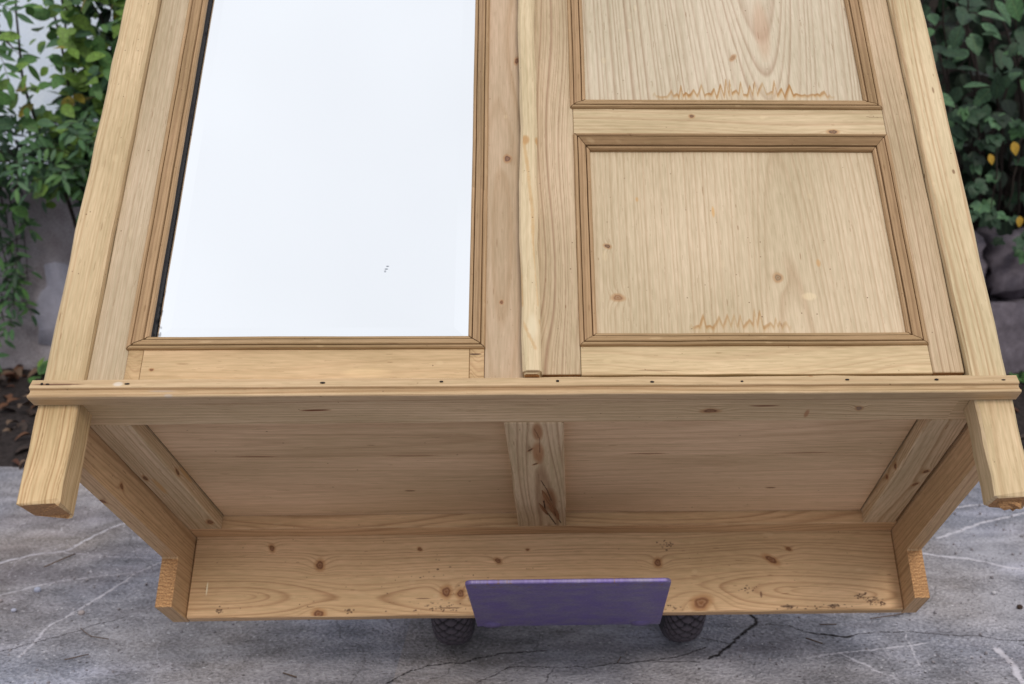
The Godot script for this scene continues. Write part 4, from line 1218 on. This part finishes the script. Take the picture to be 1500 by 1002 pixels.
# ==================================================================== plants
func leaf_mesh(width: float, fold: float, droop: float, blunt: float) -> ArrayMesh:
	var st := begin()
	st.set_smooth_group(0)
	var n := 6
	var last: Array = []
	for i in n + 1:
		var t := float(i) / n
		var hw := width * pow(sin(PI * pow(t, blunt)), 0.9) * 0.5 + (0.004 if i < n else 0.0)
		var z := -droop * t * t
		var row := [Vector3(-hw, t - 0.0, z + fold * hw), Vector3(0, t, z), Vector3(hw, t, z + fold * hw)]
		if last:
			var t0 := float(i - 1) / n
			for j in 2:
				quad(st, last[j], last[j + 1], row[j + 1], row[j], Vector2(j * 0.5, 1 - t0), Vector2(j * 0.5 + 0.5, 1 - t0), Vector2(j * 0.5 + 0.5, 1 - t), Vector2(j * 0.5, 1 - t))
		last = row
	return finish([st])


func leaf_material(c: Color, sd: int, vein: float) -> StandardMaterial3D:
	var w := 64; var h := 128
	var im := Image.create(w, h, false, Image.FORMAT_RGB8)
	var n := noise(0.05, sd, 3)
	for y in h:
		for x in w:
			var u := absf(x / 63.0 - 0.5) * 2.0
			var v := y / 127.0
			var side := fposmod(v * 9.0 + u * 2.2, 1.0)
			var k := 1.0 + 0.30 * n.get_noise_2d(x, y)
			var col := c * k
			if u < 0.07:
				col = col.lerp(Color(0.50, 0.56, 0.34), 0.45 * vein)
			elif side < 0.16:
				col = col.lerp(Color(0.42, 0.50, 0.32), 0.22 * vein)
			im.set_pixel(x, y, col)
	var m := StandardMaterial3D.new()
	m.albedo_texture = ImageTexture.create_from_image(im)
	m.roughness = 0.55
	m.metallic_specular = 0.4
	m.cull_mode = BaseMaterial3D.CULL_DISABLED
	m.backlight_enabled = true
	m.backlight = Color(0.22, 0.26, 0.10)
	return m


func place_leaf(list: Array, at: Vector3, dir: Vector3, nrm: Vector3, size: float, kind: int, mat: int) -> void:
	var y := dir.normalized()
	var x := y.cross(nrm)
	if x.length() < 0.05:
		x = y.cross(Vector3(0.3, 0.5, 0.8))
	x = x.normalized()
	list.append([Transform3D(Basis(x, y, x.cross(y)).scaled_local(Vector3.ONE * size), at), kind, mat])


func rand_dir(spread: float) -> Vector3:
	return Vector3(rng.randf_range(-spread, spread), rng.randf_range(-spread, spread), rng.randf_range(-spread, spread))


# a feathered leaf: pairs of narrow leaflets along a drooping stalk
func pinnate(list: Array, stems: SurfaceTool, at: Vector3, dir: Vector3, len: float, pairs: int, size: float, mats: Array, kind := 0) -> void:
	var pts := PackedVector3Array()
	var rad := PackedFloat32Array()
	var p := at
	var d := dir.normalized()
	var face := (Vector3(0.1, 0.55, 0.8) + rand_dir(0.45)).normalized()
	var n := pairs + 1
	for i in n + 1:
		pts.append(p)
		rad.append(lerpf(0.0016, 0.0007, float(i) / n))
		if i > 0 and i < n + 1:
			var side := d.cross(face).normalized()
			if i < n:
				for s in [-1.0, 1.0]:
					place_leaf(list, p, side * s + d * rng.randf_range(0.35, 0.8) + rand_dir(0.22) + Vector3(0, -0.2, 0), face + rand_dir(0.35), size * rng.randf_range(0.75, 1.15), kind, mats[rng.randi() % mats.size()])
			else:
				place_leaf(list, p, d + rand_dir(0.15), face + rand_dir(0.2), size * rng.randf_range(0.9, 1.2), kind, mats[rng.randi() % mats.size()])
		p += d * len / n
		d = (d + Vector3(0, -0.13, 0) + rand_dir(0.08)).normalized()
	tube(stems, pts, rad, 4)


func branch(stems: SurfaceTool, pts: Array, r0: float, r1: float) -> Curve3D:
	var c = Curve3D.new()
	for i in pts.size():
		var t: Vector3 = (pts[mini(i + 1, pts.size() - 1)] - pts[maxi(i - 1, 0)]) * 0.22
		c.add_point(pts[i], -t, t)
	var n := 14
	var out := PackedVector3Array()
	var rad := PackedFloat32Array()
	for i in n + 1:
		out.append(c.sample_baked(c.get_baked_length() * i / n) + rand_dir(0.004))
		rad.append(lerpf(r0, r1, float(i) / n))
	tube(stems, out, rad, 6)
	return c


# the plant's stems and leaves: the first most leaves are meshes of their own, the rest one mass
func commit_plant(o: Node3D, stems: SurfaceTool, list: Array, most := 290) -> void:
	part(o, "stem", finish([stems]), [plain(Color(0.17, 0.13, 0.11), 0.85)])
	for i in mini(most, list.size()):
		var q: Array = list[i]
		var l := part(o, "leaf", leaf_meshes[q[1]], [leaf_mats[q[2]]])
		l.transform = q[0]
	if list.size() > most:
		mass(o, list.slice(most))


func mass(o: Node, list: Array) -> void:
	var groups := {}
	for q in list:
		var key: int = q[1] * 100 + q[2]
		if not groups.has(key): groups[key] = []
		groups[key].append(q[0])
	for key in groups:
		var mm := MultiMesh.new()
		mm.transform_format = MultiMesh.TRANSFORM_3D
		mm.mesh = leaf_meshes[key / 100]
		mm.instance_count = groups[key].size()
		for i in groups[key].size():
			mm.set_instance_transform(i, groups[key][i])
		var mi := MultiMeshInstance3D.new()
		mi.name = "foliage"
		mi.multimesh = mm
		mi.material_override = leaf_mats[key % 100]
		mi.set_meta("kind", "stuff")
		o.add_child(mi, true)


func build_plants() -> void:
	leaf_meshes = [leaf_mesh(0.30, 0.25, 0.10, 0.85), leaf_mesh(0.62, 0.18, 0.14, 0.80), leaf_mesh(0.80, 0.22, 0.20, 0.72)]
	leaf_mats = [
		leaf_material(Color(0.24, 0.38, 0.23), 501, 0.6), leaf_material(Color(0.30, 0.45, 0.24), 502, 0.7), leaf_material(Color(0.40, 0.52, 0.22), 503, 0.7),
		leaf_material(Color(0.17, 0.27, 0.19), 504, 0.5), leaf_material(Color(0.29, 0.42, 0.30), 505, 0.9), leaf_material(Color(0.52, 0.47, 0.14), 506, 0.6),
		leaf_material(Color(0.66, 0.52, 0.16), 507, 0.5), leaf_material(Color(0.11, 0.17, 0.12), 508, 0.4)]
	# --- upper left: feathery branch hanging in from the left
	var o := thing("ash_branch", "feathery branch of narrow leaflets hanging from the left edge before the white wall", "shrub")
	var st := begin()
	st.set_smooth_group(0)
	var list: Array = []
	var c = branch(st, [Vector3(-2.05, 0.0, -3.35), Vector3(-1.98, 0.6, -3.3), Vector3(-1.84, 1.1, -3.22), Vector3(-1.62, 1.24, -3.18)], 0.012, 0.003)
	var c2 := branch(st, [Vector3(-1.96, 0.7, -3.3), Vector3(-1.76, 1.02, -3.22), Vector3(-1.56, 1.12, -3.2), Vector3(-1.50, 1.04, -3.18)], 0.006, 0.002)
	for q in [[-1.66, 1.20, 0.9, -0.15], [-1.68, 1.14, 1.0, -0.4], [-1.62, 1.12, 0.7, -0.5], [-1.68, 1.06, 0.9, -0.5], [-1.70, 1.00, 1.0, -0.25], [-1.62, 1.04, 0.6, -0.8], [-1.56, 1.09, 0.6, -0.8], [-1.70, 1.10, 0.9, -0.9], [-1.58, 1.16, 0.9, 0.1], [-1.72, 1.22, 0.8, 0.0], [-1.66, 0.97, 0.8, -0.7], [-1.76, 0.96, 0.9, -0.2], [-1.8, 1.15, 0.5, -0.5]]:
		pinnate(list, st, Vector3(q[0], q[1], -3.2 + rng.randf_range(-0.06, 0.06)), Vector3(q[2], q[3], rng.randf_range(-0.2, 0.5)), rng.randf_range(0.12, 0.17), 5, 0.050, [0, 0, 1, 1, 4])
	commit_plant(o, st, list)
	# --- the taller bush between it and the wardrobe
	o = thing("leafy_bush", "tall bush with broad green and yellowing leaves next to the wardrobe's left post", "shrub")
	st = begin()
	st.set_smooth_group(0)
	list = []
	var stems := []
	for k in 9:
		var x := -1.46 + 0.035 * k
		stems.append(branch(st, [Vector3(-1.35 + 0.02 * k, 0.05, -3.42), Vector3(x, 0.6, -3.36), Vector3(x - 0.03 + 0.01 * k, 0.95, -3.3 + rng.randf_range(-0.1, 0.1)), Vector3(x - 0.02 + rng.randf_range(-0.06, 0.06), 1.26 + rng.randf_range(-0.1, 0.12), -3.24)], 0.008, 0.002))
	for k in 900:
		var cv: Curve3D = stems[rng.randi() % stems.size()]
		var f := rng.randf_range(0.45, 1.0)
		var p := cv.sample_baked(cv.get_baked_length() * f) + Vector3(rng.randfn(0, 0.045), rng.randfn(0, 0.04), rng.randfn(0.02, 0.06))
		if p.x < -1.53 + 0.05 * sin(p.y * 20.0): continue
		if p.y > 1.08 and p.x < -1.38 and rng.randf() < 0.7: continue
		var y: bool = rng.randf() < 0.05
		place_leaf(list, p, Vector3(rng.randf_range(-1, 1), rng.randf_range(-0.9, 0.4), rng.randf_range(-0.1, 0.8)), Vector3(0, 0.7, 0.7) + rand_dir(0.5), rng.randf_range(0.030, 0.064), 1, 5 if y else [1, 2, 2, 1, 2, 4][rng.randi() % 6])
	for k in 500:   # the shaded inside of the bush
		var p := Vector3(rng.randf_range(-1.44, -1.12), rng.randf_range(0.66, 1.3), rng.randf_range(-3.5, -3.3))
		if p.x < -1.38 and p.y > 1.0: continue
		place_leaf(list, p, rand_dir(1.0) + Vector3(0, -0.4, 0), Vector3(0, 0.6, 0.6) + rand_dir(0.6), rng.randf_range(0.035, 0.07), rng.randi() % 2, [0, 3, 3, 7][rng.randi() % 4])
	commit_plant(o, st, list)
	# --- the low dense band
	o = thing("ash_thicket", "dense low thicket of narrow dark leaflets above the grey concrete wall at left", "shrub")
	st = begin()
	st.set_smooth_group(0)
	list = []
	for k in 16:
		var x := -1.78 + 0.045 * k
		branch(st, [Vector3(x + 0.1, 0.63, -3.52), Vector3(x, 0.72, -3.42), Vector3(x - 0.05, 0.80 + rng.randf_range(-0.08, 0.05), -3.3)], 0.004, 0.0015)
	for k in 96:
		var x := rng.randf_range(-1.74, -1.16)
		var y := rng.randf_range(0.67, 0.87)
		if x < -1.5 and y > 0.78 and rng.randf() < 0.6: continue
		pinnate(list, st, Vector3(x, y, rng.randf_range(-3.44, -3.2)), Vector3(rng.randf_range(-1.0, 0.7), rng.randf_range(-0.4, 0.35), rng.randf_range(0.0, 0.7)), rng.randf_range(0.09, 0.14), 4, 0.042, [0, 0, 1, 3, 4])
	for k in 420:
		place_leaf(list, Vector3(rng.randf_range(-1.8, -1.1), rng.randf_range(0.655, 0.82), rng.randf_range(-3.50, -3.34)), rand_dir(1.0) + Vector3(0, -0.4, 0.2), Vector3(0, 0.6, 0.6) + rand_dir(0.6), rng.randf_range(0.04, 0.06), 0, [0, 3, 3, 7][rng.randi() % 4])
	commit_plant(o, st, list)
	# --- trailing strands down the concrete wall
	o = thing("trailing_vine", "strands of small pointed leaves trailing down the grey wall at the left edge", "vine")
	st = begin()
	st.set_smooth_group(0)
	list = []
	for k in 7:
		var x := -1.80 + 0.023 * k
		var low := 0.12 + 0.035 * k + rng.randf_range(-0.05, 0.06)
		var cv := branch(st, [Vector3(x, 0.70, -3.44), Vector3(x + 0.02, 0.50, -3.44), Vector3(x + 0.01, low, -3.46)], 0.003, 0.001)
		var m := int((0.7 - low) / 0.055)
		for i in m:
			var p := cv.sample_baked(cv.get_baked_length() * (i + 0.5) / m)
			pinnate(list, st, p, Vector3(rng.randf_range(-0.8, 1.0), -0.35, rng.randf_range(0.1, 0.7)), rng.randf_range(0.05, 0.09), 1 + rng.randi() % 2, 0.045, [0, 0, 1, 3])
	commit_plant(o, st, list)
	# --- right: broad-leaved shrub on top
	o = thing("broadleaf_shrub", "dark shrub with large oval leaves at upper right beside the wardrobe", "shrub")
	st = begin()
	st.set_smooth_group(0)
	list = []
	stems = []
	for k in 9:
		var x := 1.0 + 0.07 * k
		stems.append(branch(st, [Vector3(x + 0.2, 0.45, -3.8), Vector3(x + 0.1, 0.8, -3.6), Vector3(x, 1.02, -3.45), Vector3(x - 0.06, 1.26, -3.36)], 0.007, 0.002))
	for k in 120:
		var cv: Curve3D = stems[rng.randi() % stems.size()]
		var p := cv.sample_baked(cv.get_baked_length() * rng.randf_range(0.5, 1.0)) + Vector3(rng.randfn(0.02, 0.06), rng.randfn(0, 0.05), rng.randfn(0.05, 0.07))
		place_leaf(list, p, Vector3(rng.randf_range(-0.6, 1.0), rng.randf_range(-0.8, 0.2), rng.randf_range(0.0, 0.7)), Vector3(0, 0.75, 0.65) + rand_dir(0.35), rng.randf_range(0.045, 0.090), 1, [0, 3, 3, 4, 4, 3, 3][rng.randi() % 7])
	for k in 3:
		place_leaf(list, Vector3(rng.randf_range(1.12, 1.42), rng.randf_range(0.72, 1.0), rng.randf_range(-3.42, -3.3)), Vector3(rng.randf_range(-0.3, 0.3), -1, 0.2), Vector3(0, 0.2, 1) + rand_dir(0.3), 0.055, 1, [5, 6][rng.randi() % 2])
	commit_plant(o, st, list)
	# --- right: bramble below
	o = thing("bramble", "dark bramble with small lobed and some yellow leaves above the stone blocks at right", "shrub")
	st = begin()
	st.set_smooth_group(0)
	list = []
	for k in 10:
		var x := 1.0 + 0.065 * k
		branch(st, [Vector3(x + 0.1, 0.45, -3.7), Vector3(x + 0.04, 0.72, -3.55), Vector3(x - 0.02, 0.82, -3.42), Vector3(x - 0.05 + rng.randf_range(-0.05, 0.1), 0.60, -3.36)], 0.005, 0.0015)
	for k in 110:
		var p := Vector3(rng.randf_range(1.02, 1.55), rng.randf_range(0.47, 0.90), rng.randf_range(-3.48, -3.30))
		var d := Vector3(rng.randf_range(-0.7, 0.7), rng.randf_range(-0.8, 0.1), rng.randf_range(0.1, 0.8)).normalized()
		var up := Vector3(0, 0.7, 0.7) + rand_dir(0.35)
		var m: int = [0, 3, 3, 4, 3, 7][rng.randi() % 6]
		var size := rng.randf_range(0.028, 0.046)
		for a in [-0.9, 0.0, 0.9]:
			place_leaf(list, p, d.rotated(up.normalized(), a), up + rand_dir(0.2), size * (1.15 if a == 0.0 else 0.9), 2, m)
	for q in [[1.225, 0.765], [1.29, 0.80], [1.37, 0.70], [1.34, 0.585], [1.42, 0.86]]:
		place_leaf(list, Vector3(q[0], q[1], -3.30 + rng.randf_range(-0.03, 0.03)), Vector3(rng.randf_range(-0.3, 0.3), -1, 0.25), Vector3(0, 0.3, 1) + rand_dir(0.3), rng.randf_range(0.028, 0.042), 1, [5, 6][rng.randi() % 2])
	commit_plant(o, st, list)
	# --- the dark mass of growth behind both
	list = []
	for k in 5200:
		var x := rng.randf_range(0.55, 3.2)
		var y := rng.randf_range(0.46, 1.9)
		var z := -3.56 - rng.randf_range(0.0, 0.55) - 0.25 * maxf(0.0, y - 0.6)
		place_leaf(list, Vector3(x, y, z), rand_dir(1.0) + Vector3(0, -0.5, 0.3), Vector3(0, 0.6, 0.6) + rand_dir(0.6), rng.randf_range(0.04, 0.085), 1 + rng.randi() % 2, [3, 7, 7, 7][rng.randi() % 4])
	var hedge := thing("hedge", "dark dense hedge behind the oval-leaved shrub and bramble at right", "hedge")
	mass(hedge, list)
	var tw := begin()
	tw.set_smooth_group(0)
	for k in 40:
		var x := rng.randf_range(0.7, 2.6)
		branch(tw, [Vector3(x, 0.45, -3.75), Vector3(x + rng.randf_range(-0.15, 0.15), 0.95, -3.66), Vector3(x + rng.randf_range(-0.3, 0.3), 1.6, -3.75)], 0.006, 0.002)
	part(hedge, "stem", finish([tw]), [plain(Color(0.14, 0.10, 0.09), 0.9)])
	# --- weeds at the foot of the walls
	for q in [[-1.60, 0.045, -3.40, "green weed with a single broad leaf at the foot of the grey wall"], [1.43, 0.05, -3.38, "small green weed at the foot of the dark stone blocks"]]:
		o = thing("weed", q[3], "weed")
		st = begin()
		st.set_smooth_group(0)
		list = []
		branch(st, [Vector3(q[0], q[1] - 0.05, q[2]), Vector3(q[0] + 0.01, q[1] + 0.03, q[2]), Vector3(q[0] + 0.02, q[1] + 0.06, q[2] + 0.01)], 0.002, 0.001)
		for k in 9:
			place_leaf(list, Vector3(q[0] + rng.randf_range(-0.04, 0.05), q[1] + rng.randf_range(-0.01, 0.06), q[2] + rng.randf_range(-0.03, 0.03)), rand_dir(1.0) + Vector3(0, 0.5, 0.2), Vector3(0, 0.8, 0.5) + rand_dir(0.4), rng.randf_range(0.03, 0.06), 1, [1, 2, 0][rng.randi() % 3])
		commit_plant(o, st, list)


# ==================================================================== litter
func build_litter() -> void:
	# fallen leaves drifted against the left wall
	var curled := leaf_mesh(0.55, 0.7, 0.5, 0.85)
	var browns := [Color(0.30, 0.17, 0.11), Color(0.38, 0.25, 0.17), Color(0.24, 0.19, 0.17), Color(0.42, 0.34, 0.28), Color(0.20, 0.15, 0.13)]
	var kinds: Array = []
	for k in browns.size(): kinds.append([])
	for k in 900:
		var side := rng.randf()
		var x := rng.randf_range(-2.2, -1.0) if side < 0.7 else rng.randf_range(0.9, 2.0)
		var z := -2.66 - absf(rng.randf()) * 0.86
		if side >= 0.7 and rng.randf() < 0.6: continue
		if z > -2.9 and rng.randf() < 0.75: continue
		var v := clampf((-2.62 - z) / 1.0, 0, 1)
		var y := 0.022 * smoothstep(0.0, 0.25, v) + 0.05 * v * v + rng.randf_range(0.0, 0.02)
		var basis := Basis.from_euler(Vector3(-PI / 2 + rng.randf_range(-0.7, 0.7), rng.randf() * TAU, rng.randf_range(-0.5, 0.5)))
		kinds[rng.randi() % kinds.size()].append(Transform3D(basis.scaled_local(Vector3.ONE * rng.randf_range(0.025, 0.06)), Vector3(x, y, z)))
	var litter := thing("leaf_litter", "brown fallen leaves drifted along the foot of the wall", "leaf litter")
	litter.set_meta("kind", "stuff")
	for k in kinds.size():
		var mm := MultiMesh.new()
		mm.transform_format = MultiMesh.TRANSFORM_3D
		mm.mesh = curled
		mm.instance_count = kinds[k].size()
		for i in kinds[k].size():
			mm.set_instance_transform(i, kinds[k][i])
		var mi := MultiMeshInstance3D.new()
		mi.name = "fallen_leaves"
		mi.multimesh = mm
		mi.material_override = plain(browns[k], 0.8)
		mi.set_meta("kind", "stuff")
		litter.add_child(mi, true)
	# grit scattered over the concrete
	var grit := MultiMesh.new()
	grit.transform_format = MultiMesh.TRANSFORM_3D
	grit.mesh = rough_block(Vector3(1, 0.7, 0.9), 601, 0.4, 0.35, 3)
	grit.instance_count = 1500
	for i in 1500:
		var s := 0.0014 + 0.0045 * pow(rng.randf(), 2.5)
		grit.set_instance_transform(i, Transform3D(Basis.from_euler(rand_dir(3.0)).scaled_local(Vector3.ONE * s), Vector3(rng.randf_range(-1.4, 1.2), s * 0.3, rng.randf_range(-2.62, -1.45))))
	var gi := MultiMeshInstance3D.new()
	gi.name = "grit"
	gi.multimesh = grit
	gi.material_override = plain(Color(0.55, 0.53, 0.55), 0.9)
	tag(gi, "tiny pale grit scattered over the concrete", "grit", "", "stuff")
	add_child(gi)
	# a few pebbles that stand out
	for q in [[-0.86, -1.88, 0.010, "pale pebble on the concrete in front of the wardrobe's rear left foot", Color(0.62, 0.58, 0.58)], [-0.985, -1.89, 0.009, "bluish white pebble lying near the left edge of the concrete", Color(0.66, 0.67, 0.74)], [-0.982, -1.978, 0.009, "bluish pebble between two pale veins at the left", Color(0.62, 0.64, 0.72)], [0.839, -1.918, 0.009, "small round brown nut on the concrete at the right edge", Color(0.22, 0.15, 0.11)], [0.816, -1.98, 0.007, "tiny white stone chip on the concrete at far right", Color(0.74, 0.73, 0.75)], [-1.03, -1.93, 0.008, "small pale pebble at the leftmost edge of the concrete", Color(0.60, 0.57, 0.58)]]:
		var s := part(self, "pebble" if q[4].r > 0.3 else "nut", rough_block(Vector3(1.2, 0.8, 1.0) * q[2], int(absf(q[0]) * 1000), q[2] * 0.45, q[2] * 0.3, 4), [plain(q[4], 0.8)])
		s.position = Vector3(q[0], q[2] * 0.32, q[1])
		tag(s, q[3], "nut" if q[4].r < 0.3 else "pebble")
	# dry stalks and twigs
	for q in [[[[-0.834, -1.815], [-0.815, -1.793], [-0.8, -1.78], [-0.768, -1.772]], "thin curved stalk lying by the dark crack at lower left", 0.0013], [[[0.455, -1.835], [0.486, -1.841]], "short brown twig on the concrete right of the right wheel", 0.0016], [[[-1.014, -2.076], [-0.983, -2.145]], "brown twig along the pale vein at left", 0.002], [[[0.42, -1.784], [0.444, -1.764]], "short dark twig just below the wide crack at right", 0.0018], [[[0.094, -1.697], [0.1, -1.713]], "tiny dark twig on the concrete below the purple plate", 0.0015], [[[-0.813, -1.702], [-0.781, -1.721]], "brown twig near the bottom edge at lower left", 0.0014], [[[-0.444, -1.659], [-0.419, -1.644]], "short dry stalk near the bottom edge left of the cracks", 0.0018], [[[0.55, -1.86], [0.60, -1.875], [0.64, -1.90]], "long pale straw in front of the wardrobe's rear right foot", 0.0014]]:
		var st := begin()
		st.set_smooth_group(0)
		var pts := PackedVector3Array()
		var rad := PackedFloat32Array()
		for p in q[0]:
			pts.append(Vector3(p[0], 0.004 + rng.randf() * 0.003, p[1]))
			rad.append(q[2] * 0.65)
		tube(st, pts, rad, 6)
		tag(part(self, "twig", finish([st]), [plain(Color(0.36, 0.29, 0.24), 0.9)]), q[1], "twig")
